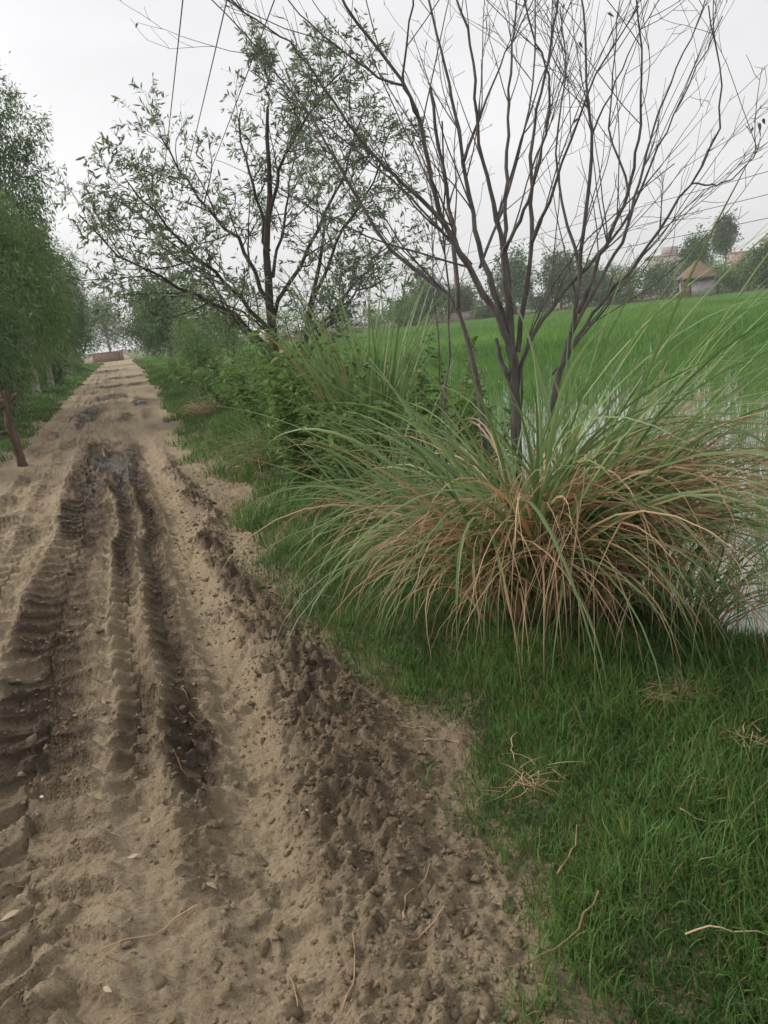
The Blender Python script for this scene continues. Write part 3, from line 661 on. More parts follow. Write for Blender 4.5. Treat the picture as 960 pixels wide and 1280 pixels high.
# the bare tree behind the big tussock
STEMS = [
  ([(2.18,4.18,0.3),(2.21,4.17,0.81),(2.22,4.16,1.14),(2.21,4.17,1.33)],0.052,0.046),
  ([(2.21,4.17,1.33),(2.11,4.16,1.57),(2.02,4.16,1.71),(1.93,4.17,1.85),(1.84,4.16,2.03),(1.77,4.11,2.27),(1.71,4.05,2.53),(1.64,4.03,2.69),(1.53,4.02,2.82),(1.42,4.02,2.95),(1.34,4.0,3.06),(1.27,3.97,3.19)],0.036,0.01),
  ([(2.23,4.18,1.28),(2.18,4.24,1.61),(2.13,4.31,1.85),(2.12,4.38,2.17),(2.12,4.43,2.4),(2.11,4.52,2.86),(2.08,4.59,3.13),(2.07,4.63,3.31),(2.05,4.69,3.58)],0.032,0.009),
  ([(2.22,4.17,1.33),(2.19,4.14,1.61),(2.17,4.12,1.83),(2.12,4.09,2.17),(2.05,4.09,2.43),(2.03,4.02,2.84),(1.96,4.02,3.08),(1.91,4.01,3.25)],0.032,0.008),
  ([(2.23,4.18,1.38),(2.28,4.28,1.75),(2.32,4.35,2.02),(2.44,4.47,2.55),(2.58,4.59,3.13),(2.65,4.61,3.31),(2.73,4.66,3.59)],0.028,0.008),
  ([(2.25,4.16,1.28),(2.31,4.14,1.6),(2.36,4.13,1.81),(2.42,4.16,2.46),(2.51,4.14,2.76),(2.59,4.11,3.05),(2.65,4.11,3.32)],0.027,0.009),
  ([(2.34,4.12,0.29),(2.4,4.08,0.88),(2.48,4.03,1.24),(2.55,4.04,1.35),(2.6,4.04,1.47),(2.63,4.05,1.68),(2.64,4.07,1.79),(2.71,4.06,2.13),(2.76,4.06,2.45),(2.74,4.1,2.77),(2.78,4.11,2.95),(2.78,4.15,3.14),(2.78,4.18,3.35)],0.04,0.008),
  ([(2.53,3.94,1.47),(2.58,3.86,1.66),(2.6,3.81,1.76),(2.69,3.66,2.06),(2.7,3.57,2.33),(2.66,3.48,2.67),(2.6,3.45,2.88),(2.57,3.43,3.0)],0.022,0.006),
  ([(2.53,4.01,1.36),(2.68,3.98,1.6),(2.86,3.94,1.85),(2.99,3.96,2.19),(3.11,3.97,2.48),(3.27,3.96,2.78),(3.41,3.93,3.03),(3.48,3.93,3.19)],0.02,0.005),
  ([(2.39,4.05,0.89),(2.45,4.01,1.19),(2.62,3.89,1.49),(2.81,3.7,1.74),(2.87,3.61,1.9),(2.96,3.5,2.06),(3.01,3.41,2.21),(3.02,3.34,2.41),(3.0,3.33,2.53),(2.94,3.34,2.71),(2.91,3.33,2.82)],0.022,0.005),
  ([(3.02,3.57,2.07),(3.09,3.51,2.05),(3.16,3.44,2.05),(3.22,3.37,2.14),(3.25,3.34,2.22),(3.23,3.35,2.31)],0.008,0.004),
  ([(2.02,4.3,0.31),(2.06,4.28,0.89),(2.03,4.3,1.22),(2.04,4.37,1.39),(2.01,4.43,1.58),(2.0,4.49,1.68),(1.92,4.57,1.74),(1.72,4.7,1.92),(1.6,4.8,2.18),(1.5,4.88,2.5),(1.37,4.97,2.82),(1.16,5.08,3.16),(1.02,5.17,3.38),(0.91,5.24,3.54)],0.04,0.006),
  ([(1.96,4.32,1.57),(1.99,4.35,1.87),(1.99,4.4,2.18),(1.98,4.45,2.56),(1.97,4.49,2.81)],0.024,0.014),
  ([(1.81,4.09,2.02),(1.62,4.09,2.21),(1.42,4.09,2.4),(1.26,4.04,2.61),(1.07,3.98,2.85),(0.82,3.95,3.0),(0.75,3.92,3.07)],0.018,0.005),
  ([(2.24,4.2,1.0),(2.26,4.18,1.21),(2.32,4.12,1.35),(2.41,4.12,1.46),(2.55,4.1,1.6),(2.7,4.07,1.73),(2.96,4.0,1.98),(3.12,4.03,2.28),(3.29,4.02,2.53),(3.48,4.01,2.82),(3.6,4.01,3.02)],0.024,0.005),
  ([(2.08,4.34,1.81),(1.87,4.5,2.15),(1.69,4.62,2.39),(1.46,4.75,2.65),(1.18,4.87,2.9),(1.03,4.94,3.05)],0.014,0.004),
  ([(2.12,4.04,1.82),(2.22,3.88,2.08),(2.25,3.75,2.33),(2.24,3.62,2.59),(2.1,3.59,2.82),(2.06,3.52,2.99)],0.017,0.006),
  ([(2.23,3.88,1.88),(2.29,3.67,2.18),(2.3,3.47,2.44),(2.33,3.29,2.62),(2.38,3.13,2.74)],0.016,0.005),
  ([(2.16,4.4,1.79),(2.46,4.49,2.27),(2.7,4.6,2.78),(2.84,4.72,3.23),(2.89,4.83,3.53)],0.016,0.006),
  ([(2.66,4.09,1.68),(2.67,4.29,2.13),(2.7,4.41,2.42),(2.9,4.5,2.88),(2.95,4.64,3.29)],0.016,0.006),
  ([(2.06,4.3,2.38),(2.21,4.25,2.69),(2.35,4.19,2.96),(2.49,4.13,3.17)],0.014,0.005),
  ([(1.61,3.81,2.47),(1.49,3.74,2.63),(1.51,3.6,2.79),(1.49,3.45,2.95)],0.013,0.006),
  ([(1.55,3.82,2.63),(1.41,3.85,2.68),(1.23,3.84,2.8),(1.08,3.82,2.91),(0.97,3.78,3.01)],0.012,0.004),
  ([(1.82,4.38,0.74),(1.84,4.38,1.18),(1.84,4.38,1.51),(1.88,4.47,1.89),(1.94,4.54,2.26)],0.009,0.005),
  ([(1.75,4.39,0.55),(1.87,4.35,1.13),(1.94,4.4,1.51),(1.97,4.44,2.06),(2.03,4.48,2.63)],0.012,0.008),
  ([(2.19,4.13,0.67),(2.27,4.14,1.33),(2.37,3.84,1.74),(2.58,3.49,2.0),(2.68,3.3,2.13)],0.012,0.004),
  ([(2.43,4.1,1.12),(2.75,3.96,1.5),(2.96,3.94,1.71),(3.23,3.92,1.99),(3.35,3.87,2.07)],0.011,0.004),
  ([(2.21,4.16,1.04),(2.18,4.18,1.16),(2.15,4.2,1.25),(2.14,4.21,1.37)],0.028,0.02),
  ([(2.86,4.21,2.48),(3.0,4.21,2.71),(3.13,4.2,2.92),(3.33,4.16,3.2)],0.01,0.004),
  ([(2.82,3.84,2.09),(2.75,3.91,2.43),(2.79,3.91,2.75),(2.84,3.89,3.05)],0.011,0.004),
]

root = empty('bare_tree', (2.17, 4.18, float(terrain(2.17, 4.18)))); o0 = np.array(root.location)
tag(root, 'leafless many-stemmed grey tree rising from the big tussock', 'tree')
G = Grow(71)
tspec = [dict(n=0), dict(n=7, ang=36, ratio=.36, rr=.45, wob=.07, up=.07, c0=.28, taper=.3, K=9), dict(n=4, ang=42, ratio=.45, rr=.5, wob=.10, up=.06, c0=.2), dict(n=0, wob=.14, up=.04, K=5)]
for k, (pl, r0, r1) in enumerate(STEMS):
    pl = np.array(pl); 
    if pl[0, 2] < .9 and k in (0, 6, 11): pl[0] += (0, 0, -.15)
    q = resample(pl, 26 if len(pl) > 5 else 12, .005, 300+k); K = len(q)
    t = np.linspace(0, 1, K); R = .64*(r1+(r0-r1)*(1-t)**1.5)*(1+.06*np.random.default_rng(k).normal(size=K))
    Vv, F, T = tubes(q[None], R[None], 8)
    obj('trunk' if k == 0 else 'stem', make_mesh('stem', Vv-o0, F), BARK_G, root)
    if k in (0, 27): continue
    L_ = float(np.sum(np.linalg.norm(np.diff(q, axis=0), axis=1)))
    # side shoots
    sp = dict(tspec[1]); nc = int(L_*4.2); g = G.g
    for c in range(nc):
        tt = g.uniform(.25, .97); i = int(tt*(K-1)); i = min(i, K-2); dd = q[i+1]-q[i]; dd /= np.linalg.norm(dd)
        if q[i, 2] < 1.35: continue
        ax = np.cross(dd, g.normal(size=3)); ax /= np.linalg.norm(ax); an = rad(g.uniform(14, 48)); nd = dd*math.cos(an)+ax*math.sin(an)+np.array([0, 0, .12])
        G.branch(q[i], nd, g.uniform(.3, 1.35)*(1.1-.4*tt), min(max(R[i]*.38, .0025), .0075), 1, [dict(), dict(n=2.2, ang=38, ratio=.45, rr=.55, wob=.07, up=.05, c0=.25, taper=.35, K=9), dict(n=1.2, ang=40, ratio=.5, rr=.6, wob=.10, up=.05), dict(n=0, wob=.12, up=.03, K=5)])
Vv, F, T = join(G.wood(1)); obj('twig_spray', make_mesh('twig_spray', Vv-o0, F), BARK_G, root)['kind'] = 'stuff'
# low bare side wands crossing behind the tussock
# a few withered leaves left on the tips
DEADLEAF = leaf_mat('withered_leaf', (.10, .075, .05), (.20, .15, .09), .2, .7)
tips = [a[-1] for (lv, K), lst in G.tub.items() for a, b in lst if lv == 1 and a[-1][2] > 2.6]
g = np.random.default_rng(9); pick = g.choice(len(tips), 22, replace=False)
tipl = [tips[i] for i in pick] + [np.array(STEMS[10][0][-1])+g.normal(size=3)*.02 for _ in range(5)]
for p in tipl:
    Vv, F, T = leaves(np.array([p]), np.array([[g.normal()*.5, g.normal()*.5, -.6]]), np.array([g.uniform(.03, .06)]), np.array([.016]), np.array([g.random()]), None, False, .4)
    obj('withered_leaf', make_mesh('withered_leaf', Vv-o0, F, {'tint': T}), DEADLEAF, root)

# roadside trees: lobed crowns of drooping leaves on pale trunks
LEAFE = leaf_mat('roadside_leaf', (.070, .135, .052), (.195, .290, .120), .40, .5, dry=(.2, .2, .07))
LEAFL = leaf_mat('light_leaf', (.095, .180, .050), (.225, .335, .110), .35, .5)
LEAFD = leaf_mat('dark_leaf', (.045, .100, .034), (.130, .215, .075), .36, .5)
def lobed_tree(name, label, loc, h, rx, nl, leafm, barkm, ll, lw, seed, lobes=9, droop=.6, base=.25, trunk_r=.12, group=None, simple=True, lean=(0, 0), cat='tree', fill=.55, clus=14, flat=1.0):
    g = np.random.default_rng(seed); cx, cy = loc[:2]; z0 = loc[2] if len(loc) > 2 else (float(terrain(cx, cy)) if -30 < cx < 3 and cy < 180 else .25)
    G = Grow(seed+1); ch = h*(1-base); cz = h*base
    # trunk
    tp = [(0, 0, -.15), (lean[0]*.3, lean[1]*.3, h*.3), (lean[0]*.7+g.normal()*.1, lean[1]*.7+g.normal()*.1, h*.6), (lean[0], lean[1], h*.9)]
    q = resample(tp, 10, .02*trunk_r*4, seed); G.along(q, trunk_r, 0, [dict(n=0, taper=.2)], h)
    cs = []
    for k in range(lobes):
        t = (k+.5)/lobes; zz = cz+ch*(.10+.80*t); prof = math.sin(math.pi*min(.10+.84*t**.85, 1))**.7
        a = k*2.4+g.normal()*.5; rr_ = rx*prof*g.uniform(.25, .75)
        c = np.array([lean[0]*t+rr_*math.cos(a), lean[1]*t+rr_*math.sin(a), zz]); lr = rx*g.uniform(.38, .62)*(9/max(lobes, 9))**.45*(.65+.5*prof)
        cs.append((c, lr, min(lr*flat*g.uniform(.8, 1.25), ch*.3)))
        j = int(np.clip((zz/h)*9*.7, 1, 8)); G.along(resample([q[j], (q[j]+c)/2+np.array([0, 0, .12*lr]), c], 6, .02, seed+k), trunk_r*.30, 1, [dict(), dict(n=0, taper=.3)], 1)
    tot = sum(b**2 for a, b, c in cs)
    for c, lr, lz in cs:
        m = max(int(nl/clus*lr**2/tot), 3)
        u = g.normal(size=(m, 3)); u /= np.linalg.norm(u, axis=1, keepdims=True); rad_ = (fill+(1.05-fill)*g.random(m)**.6)*(1+.25*g.normal(size=m)*.6)
        cc = c + u*rad_[:, None]*np.array([lr, lr, lz])
        kk = g.poisson(clus, m)+1; pc = np.repeat(cc, kk, axis=0); s_ = ll*.85
        pp = pc + g.normal(size=pc.shape)*np.array([s_, s_, s_*1.25]); dd = np.repeat(u, kk, axis=0)*.5 + g.normal(size=pp.shape)*.55 + np.array([0, 0, -droop]); G.lp.append(pp); G.ld.append(dd)
    for key in G.tub: G.tub[key] = [(a+np.array([cx, cy, z0]), b) for a, b in G.tub[key]]
    G.lp = [a+np.array([cx, cy, z0]) for a in G.lp]
    return tree_things(name, label, (cx, cy, z0), G, leafm, barkm, ll, lw, group, simple, 0, cat)[0]
gl = 'trees along the left side of the track'
lobed_tree('roadside_tree', 'dense drooping tree right behind the broken fence post', (-3.4, 19), 5.6, 2.0, 26000, LEAFE, BARK_P, .16, .24, 401, 20, .8, .10, .11, gl, flat=1.3, fill=.7)
lobed_tree('roadside_tree', 'light green drooping tree between the fence post and the tall dark tree', (-2.95, 25), 6.6, 1.9, 26000, LEAFL, BARK_P, .17, .22, 402, 20, .9, .14, .10, gl, flat=1.4, fill=.7)
lobed_tree('roadside_tree', 'tallest dark tree of the row on the left side of the track', (-3.1, 33), 12.4, 2.4, 26000, LEAFE, BARK_P, .20, .26, 403, 24, .8, .2, .16, gl, flat=1.3, fill=.7)
lobed_tree('roadside_tree', 'pale-trunked tree standing on the grass verge past the tallest dark tree', (-2.9, 38), 8.2, 1.9, 20000, LEAFE, BARK_P, .19, .25, 404, 18, .8, .12, .13, gl, flat=1.3, fill=.7)
lobed_tree('roadside_tree', 'slender pale-barked tree at the bend of the grass verge', (-2.7, 47), 7.2, 1.7, 14000, LEAFE, BARK_P, .2, .22, 405, 10, .7, .2, .14, gl, flat=1.4)
lobed_tree('roadside_tree', 'dark tree behind the pale green bush on the left verge', (-3.2, 60), 7.4, 1.8, 8000, LEAFD, BARK_P, .24, .25, 406, 10, .5, .25, .14, gl)
lobed_tree('roadside_tree', 'dark tree on the left verge short of the red brick wall', (-3.6, 80), 8.6, 2.4, 8000, LEAFD, BARK_P, .3, .28, 407, 10, .4, .25, .15, gl)
lobed_tree('roadside_bush', 'pale green bush on the left grass verge', (-2.9, 53), 2.1, .75, 2600, LEAFL, BARK_D, .14, .25, 408, 6, .2, .05, .04, None, cat='bush')
lobed_tree('roadside_bush', 'round dark bush beside the pale green bush', (-2.55, 57), 1.5, .6, 1500, LEAFD, BARK_D, .14, .3, 409, 5, .2, .05, .04, None, cat='bush')
lobed_tree('roadside_bush', 'undergrowth below the drooping tree by the fence post', (-4.0, 15.5), 2.4, 1.5, 6000, LEAFD, BARK_D, .13, .25, 410, 7, .4, .03, .05, None, cat='bush')
lobed_tree('roadside_bush', 'undergrowth between the pale trunks on the left verge', (-3.6, 29), 2.6, 1.1, 4000, LEAFE, BARK_D, .14, .25, 411, 7, .4, .03, .05, None, cat='bush')
for k, (x, y, h, r) in enumerate([(-3.7, 18.0, 2.2, 1.0), (-3.6, 22.5, 2.4, 1.0), (-3.7, 34, 2.6, 1.1), (-3.5, 42, 2.4, 1.0), (-4.2, 66, 3.4, 1.4), (-6.5, 26, 4.5, 2.4), (-7, 40, 5.5, 3.0)]):
    lobed_tree('roadside_bush', 'leafy undergrowth bush between the trunks along the left verge', (x, y), h, r, 3600, (LEAFE, LEAFD)[k % 2], BARK_D, .14+.002*y, .28, 500+k, 8, .4, .02, .04, 'undergrowth along the left verge', cat='bush')
gr = 'trees along the right side of the track'
lobed_tree('roadside_tree', 'round dense dark green tree on the right verge beside the concrete pole', (3.35, 52), 5.1, 1.75, 9000, LEAFD, BARK_P, .2, .35, 421, 10, .2, .08, .13, gr)
lobed_tree('roadside_tree', 'light green bushy tree in front of the concrete pole', (4.6, 42), 4.2, 1.6, 7000, LEAFL, BARK_P, .18, .3, 422, 9, .2, .06, .10, gr)
lobed_tree('roadside_tree', 'green tree next to the far bend of the track', (3.4, 78), 6.2, 2.2, 6000, LEAFD, BARK_P, .28, .35, 423, 9, .2, .1, .15, gr)
lobed_tree('roadside_tree', 'loose pale tree over the red brick wall at the end of the track', (-.6, 128), 9.5, 3.6, 6000, LEAFE, BARK_P, .4, .3, 424, 11, .3, .25, .2, None)
lobed_tree('roadside_tree', 'dark tree closing the view behind the red brick wall', (-5.5, 122), 10.5, 3.6, 6500, LEAFD, BARK_P, .4, .35, 425, 11, .3, .15, .2, None)
lobed_tree('roadside_tree', 'wide green tree beside the red brick wall', (5.5, 118), 7.8, 3.2, 6000, LEAFD, BARK_P, .36, .35, 426, 10, .3, .1, .2, None)
for k, (x, y, h) in enumerate([(2.6, 27, 1.7), (3.1, 32, 2.0), (3.3, 37, 2.3), (4.2, 30, 2.4)]):
    lobed_tree('roadside_bush', 'pale green scrub bush on the right verge', (x, y), h, .8, 2600, LEAFL, BARK_D, .13, .3, 430+k, 6, .1, .04, .03, 'scrub bushes on the right verge', cat='bush')

# ------------------------------------------------------------------ beyond the rice field
HZ = 120.
def far(px_az, dist): a = rad(px_az); return (dist*math.sin(a), dist*math.cos(a))
FT = [(22.6, 124, 7.0, 4.2, LEAFD, 'broad dark tree beyond the field, behind the left stems of the bare tree'),
      (20.6, 122, 4.0, 3.2, LEAFL, 'low light green tree beyond the field past the leafy tree'),
      (24.6, 128, 5.0, 3.0, LEAFE, 'small grey-green tree beside the broad dark tree across the field'),
      (28.4, 122, 8.8, 4.3, LEAFD, 'tall round-headed tree across the field, behind the bare tree trunk'),
      (31.6, 126, 8.2, 3.6, LEAFD, 'dark tree across the field, next to the tall round-headed tree'),
      (33.4, 124, 6.2, 3.4, LEAFE, 'grey-green tree across the field, next to the hedge of bushes'),
      (40.4, 140, 9.6, 3.4, LEAFD, 'dark round tree rising behind the thatched hut'),
      (42.2, 165, 13.2, 2.4, LEAFD, 'slim tree with a round crown between the two far buildings'),
      (44.9, 122, 6.4, 2.2, LEAFD, 'dark pointed tree in front of the brick building')]
for k, (az, d, h, r, lm, lb) in enumerate(FT):
    x, y = far(az, d); lobed_tree('field_tree', lb, (x, y, .25), h, r, 5400, lm, BARK_D, .46, .46, 450+k, 11, .25, .12 if k != 7 else .5, .2, 'trees beyond the rice field', fill=.2)
FB = [(34.9, 121, 4.2, 2.9), (36.2, 122, 4.9, 3.0), (37.5, 121, 5.4, 2.9), (38.6, 125, 5.8, 2.6), (35.6, 130, 5.6, 3.2), (41.6, 123, 4.6, 2.4), (42.6, 122, 4.0, 2.4), (43.6, 121, 4.2, 2.4), (26.3, 119, 2.2, 2.2), (30.2, 120, 2.6, 2.4), (18.2, 124, 3.4, 3), (16.0, 126, 4.5, 3.4), (13.5, 120, 4.2, 3.2), (11.0, 122, 5.0, 3.4), (8.4, 118, 4.6, 3.2), (46.0, 123, 4.8, 2.8), (48.0, 121, 4.6, 2.8)]
for k, (az, d, h, r) in enumerate(FB):
    x, y = far(az, d); lm = (LEAFE, LEAFL, LEAFD)[k % 3] if k not in (5, 6, 7) else LEAFL
    lb = 'pale bush in the hedge between the hut and the brick building' if k in (5, 6, 7) else 'bush in the hedge to the left of the thatched hut' if k < 5 else 'low bush on the far edge of the rice field'
    lobed_tree('hedge_bush', lb, (x, y, .2), h, r, 2100, lm, BARK_D, .36, .42, 480+k, 7, .15, .02, .06, 'hedge between hut and building' if k in (5, 6, 7) else 'hedge beside the hut' if k < 5 else 'bushes on the far field edge', cat='bush', fill=.35)

# ------------------------------------------------------------------ box tools
def box(x0, x1, y0, y1, z0, z1):
    V = np.array([(x, y, z) for z in (z0, z1) for y in (y0, y1) for x in (x0, x1)], float)
    return V, [np.array([(0, 2, 3, 1), (4, 5, 7, 6), (0, 1, 5, 4), (2, 6, 7, 3), (0, 4, 6, 2), (1, 3, 7, 5)])], np.zeros(8)
def part(name, boxes, mat, parent, smooth=False):
    V, F, T = join([box(*b) for b in boxes]); return obj(name, make_mesh(name, V, F, smooth=smooth), mat, parent)
# thatched hut
THATCH = plain_mat('thatch', (.13, .085, .062), (.27, .185, .135), 9, .95, .8, (1, 1, .18), .05)
PLASTER = plain_mat('lilac_plaster', (.34, .31, .34), (.48, .44, .47), 3, .9, .2)
WOOD = plain_mat('weathered_wood', (.060, .040, .030), (.17, .118, .085), 12, .85, .5, (1, 1, .15), .01)
PINKW = plain_mat('door_wood', (.26, .14, .09), (.40, .24, .16), 8, .85, .3, (1, 1, .2))
DARK = plain_mat('dark_interior', (.02, .018, .016), (.04, .035, .03), 5, .95, .1)
hx, hy = far(40.5, 117.5); hut = empty('thatched_hut', (hx, hy, .28), rad(-39.85+6)); tag(hut, 'small hut with a peaked straw roof at the field edge', 'hut')
part('wall', [(-1.1, 2.15, -1.75, -1.6, 0, 1.75), (2.0, 2.15, -1.6, 1.9, 0, 1.75), (-2.15, 2.15, 1.75, 1.9, 0, 2.5), (-2.15, -2.0, -1.6, 1.75, 0, 2.2)], PLASTER, hut)
part('door', [(-1.95, -1.15, -1.72, -1.66, 0, 1.95)], PINKW, hut)
for px in (-2.25, 2.25):
    for py in (-1.9, 1.95): part('post', [(px-.08, px+.08, py-.08, py+.08, -.1, 2.5)], WOOD, hut)
part('post', [(-1.12, -1.0, -1.80, -1.70, 0, 2.5)], WOOD, hut)
part('beam', [(-2.5, 2.5, -2.0, -1.88, 2.42, 2.54)], WOOD, hut)
g = np.random.default_rng(77); Vr = []; rows = 9; cols = 44
for r in range(rows):
    t = r/(rows-1); 
    for c in range(cols):
        a = c/cols*2*math.pi; sx = np.sign(math.cos(a))*abs(math.cos(a))**.62; sy = np.sign(math.sin(a))*abs(math.sin(a))**.62
        k = (1-t**1.15); Vr.append((2.85*sx*k+.0, 2.6*sy*k, 2.30+2.35*t**1.1+.10*(r == 0)*0 - .12*(1-t)*(g.random()) + (.05 if r % 2 else 0)))
Vr.append((0, 0, 4.75)); Vr = np.array(Vr); F4 = [(r*cols+c, r*cols+(c+1) % cols, (r+1)*cols+(c+1) % cols, (r+1)*cols+c) for r in range(rows-1) for c in range(cols)]
F3 = [((rows-1)*cols+c, (rows-1)*cols+(c+1) % cols, rows*cols) for c in range(cols)]
roof = obj('roof', make_mesh('roof', Vr, [np.array(F4), np.array(F3)]), THATCH, hut)
# ragged eave straws
n = 420; a = g.random(n)*6.283; sx = np.sign(np.cos(a))*np.abs(np.cos(a))**.62; sy = np.sign(np.sin(a))*np.abs(np.sin(a))**.62
Vv, F, T = blades(np.stack([2.75*sx, 2.5*sy, np.full(n, 2.42)], 1), a, np.full(n, 2.0), np.full(n, .4), g.uniform(.2, .55, n), np.full(n, .07), 2, g.random(n), False)
obj('straw_fringe', make_mesh('straw_fringe', Vv, F, {'tint': T}), THATCH, roof)['kind'] = 'stuff'

# far buildings
BRICKB = plain_mat('far_brick', (.30, .20, .165), (.42, .30, .25), 1.2, .9, .2)
CONC = plain_mat('far_concrete', (.36, .33, .32), (.50, .47, .45), 1.0, .9, .2)
bx_, by_ = far(45.3, 186); B = empty('brick_building', (bx_, by_, .25), rad(-45.3+12)); tag(B, 'flat-roofed pinkish brick building standing above the field hedge', 'building')
part('wall', [(-2.2, 8, 0, 8, 0, 9.1), (-8.5, -2.2, .6, 8, 0, 7.0)], BRICKB, B)
part('parapet', [(-2.35, 8.15, -.15, 8.1, 9.1, 9.5), (-8.65, -2.36, .45, 8.1, 7.0, 7.3)], CONC, B)
for x in (-.6, 3.2, 6.0):
    f = part('window', [(x-.7, x+.7, -.09, .06, 5.6, 7.4)], CONC, B); part('pane', [(x-.58, x+.58, -.10, -.092, 5.75, 7.25)], DARK, f)
for x in (-6.8, -4.4):
    f = part('window', [(x-.6, x+.6, .5, .66, 4.2, 5.8)], CONC, B); part('pane', [(x-.5, x+.5, .49, .498, 4.32, 5.68)], DARK, f)
bx_, by_ = far(39.0, 205); B = empty('concrete_building', (bx_, by_, .25), rad(-39+8)); tag(B, 'pale flat-roofed building with a rooftop block behind the hedge', 'building')
part('wall', [(-5.5, 5.5, 0, 8, 0, 8.7)], CONC, B); part('parapet', [(-5.7, 5.7, -.2, 8.1, 8.7, 9.2)], BRICKB, B)
part('roof_block', [(-2.2, 1.4, 2, 5, 9.2, 11.0)], CONC, B)
part('water_tank', [(2.3, 4.2, 2.4, 4.2, 9.2, 10.1)], BRICKB, B)
for x in (-3.6, 0, 3.6):
    f = part('window', [(x-.7, x+.7, -.1, .06, 5.6, 7.3)], BRICKB, B); part('pane', [(x-.58, x+.58, -.11, -.102, 5.75, 7.15)], DARK, f)
# low brick walls
BRICK = plain_mat('red_brick', (.21, .125, .095), (.31, .20, .155), 3, .9, .4, (1, 1, 2))
Wl = empty('brick_wall', (-.9, 109, 0), rad(-4)); tag(Wl, 'low red brick wall across the end of the dirt track', 'wall')
part('wall', [(-1.9, 1.55, -.12, .12, -.3, 1.15)], BRICK, Wl); part('pier', [(1.553, 1.95, -.2, .2, -.3, 1.3)], BRICK, Wl); part('coping', [(-1.95, 1.55, -.16, .16, 1.152, 1.23)], BRICK, Wl)
x, y = far(25.3, 122); Wl = empty('mud_wall', (x, y, .1), rad(-25)); tag(Wl, 'low pinkish mud wall across the field under the trees', 'wall')
MUDW = plain_mat('mud_wall', (.30, .22, .18), (.42, .33, .27), 1.5, .95, .3)
part('wall', [(-7, 7, -.25, .25, -.3, 1.15)], MUDW, Wl); part('coping', [(-7.1, 7.1, -.32, .32, 1.152, 1.3)], MUDW, Wl)

# ================================================================== UTILITY POLES AND CABLES
CONCP = plain_mat('pole_concrete', (.30, .28, .25), (.44, .41, .37), 4, .9, .3)
STEEL = plain_mat('galvanised_steel', (.18, .18, .19), (.30, .30, .31), 20, .5, .1)
CABLE = plain_mat('cable', (.030, .030, .032), (.06, .06, .062), 30, .6, .1)
PORC = plain_mat('porcelain', (.25, .15, .10), (.34, .22, .16), 6, .3, .05)
def pole(loc, h, arm_z, arm_half, label, rz=0):
    r = empty('utility_pole', loc, rz); tag(r, label, 'pole')
    V, F, T = tubes(np.array([[(0, 0, -.3), (0, 0, h*.5), (0, 0, h)]]), np.array([[.19, .15, .10]]), 8); obj('shaft', make_mesh('shaft', V, F, smooth=True), CONCP, r)
    part('crossarm', [(-arm_half-.1, arm_half+.1, -.16, -.105, arm_z-.06, arm_z+.06)], STEEL, r)
    for x in (-arm_half, 0, arm_half):
        V, F, T = tubes(np.array([[(x, -.13, arm_z+.06), (x, -.13, arm_z+.12), (x, -.13, arm_z+.2), (x, -.13, arm_z+.24)]]), np.array([[.05, .07, .06, .02]]), 6); obj('insulator', make_mesh('insulator', V, F), PORC, r)
    return r
pole((4.75, 60, 0), 8.2, 7.75, .85, 'pale concrete power pole on the right verge among the green trees')
def cable(name, a, b, sag, r, label, group):
    t = np.linspace(0, 1, 40)[:, None]; P = np.array(a)*(1-t)+np.array(b)*t; P[:, 2] -= (4*sag*t*(1-t))[:, 0]
    o0 = P[0]; V, F, T = tubes((P-o0)[None], np.full((1, 40), r), 5); return tag(obj(name, make_mesh(name, V, F), CABLE, None, tuple(o0)), label, 'cable', group)
for x0, x1 in ((1.1, 3.9), (1.85, 4.75), (2.75, 5.6)):
    cable('power_cable', (x1, 59.87, 7.98), (x0, -16, 7.9), .45, .0125, 'thin dark power line running overhead along the track from the concrete pole', 'power lines along the track')
pole((48.3, 140, .1), 9.8, 9.3, .02, 'far concrete power pole beyond the trees across the field')
for z, dx in ((9.52, -.4), (8.0, 0), (6.4, .6)):
    cable('power_cable', (48.3+dx, 139.8, z), (48+dx*1.6, 8, z), .5, .028, 'faint power line crossing the sky above the rice field', 'power lines above the field')

# ================================================================== BROKEN FENCE POST
P = empty('fence_post', (-1.60, 12.55, float(terrain(-1.60, 12.55)))); tag(P, 'split weathered wooden post with two rails at the track edge', 'fence post')
def limb(name, pl, r0, r1, seed, sides=7):
    q = resample(pl, 14, .006, seed); K = len(q); g = np.random.default_rng(seed); R = np.linspace(r0, r1, K)*(1+.12*g.normal(size=K)); V, F, T = tubes(q[None], R[None], sides); return obj(name, make_mesh(name, V, F), WOOD, P)
limb('upright', [(.02, 0, -.15), (-.01, 0, .35), (-.04, .02, .75), (-.05, .03, 1.10)], .065, .055, 1)
limb('split_stave', [(.06, -.05, -.02), (.02, -.06, .35), (-.02, -.05, .7), (.02, -.04, 1.12)], .045, .035, 2)
limb('rail', [(-.02, .0, .98), (-.5, .05, .90), (-1.1, .10, .86), (-1.9, .15, .84)], .045, .05, 3)
limb('rail', [(-.02, .03, .52), (-.5, .06, .50), (-1.1, .10, .47), (-1.9, .15, .46)], .038, .042, 5)
limb('broken_stub', [(-.15, .0, .86), (.05, -.05, .98), (.16, -.06, 1.06)], .035, .025, 4)

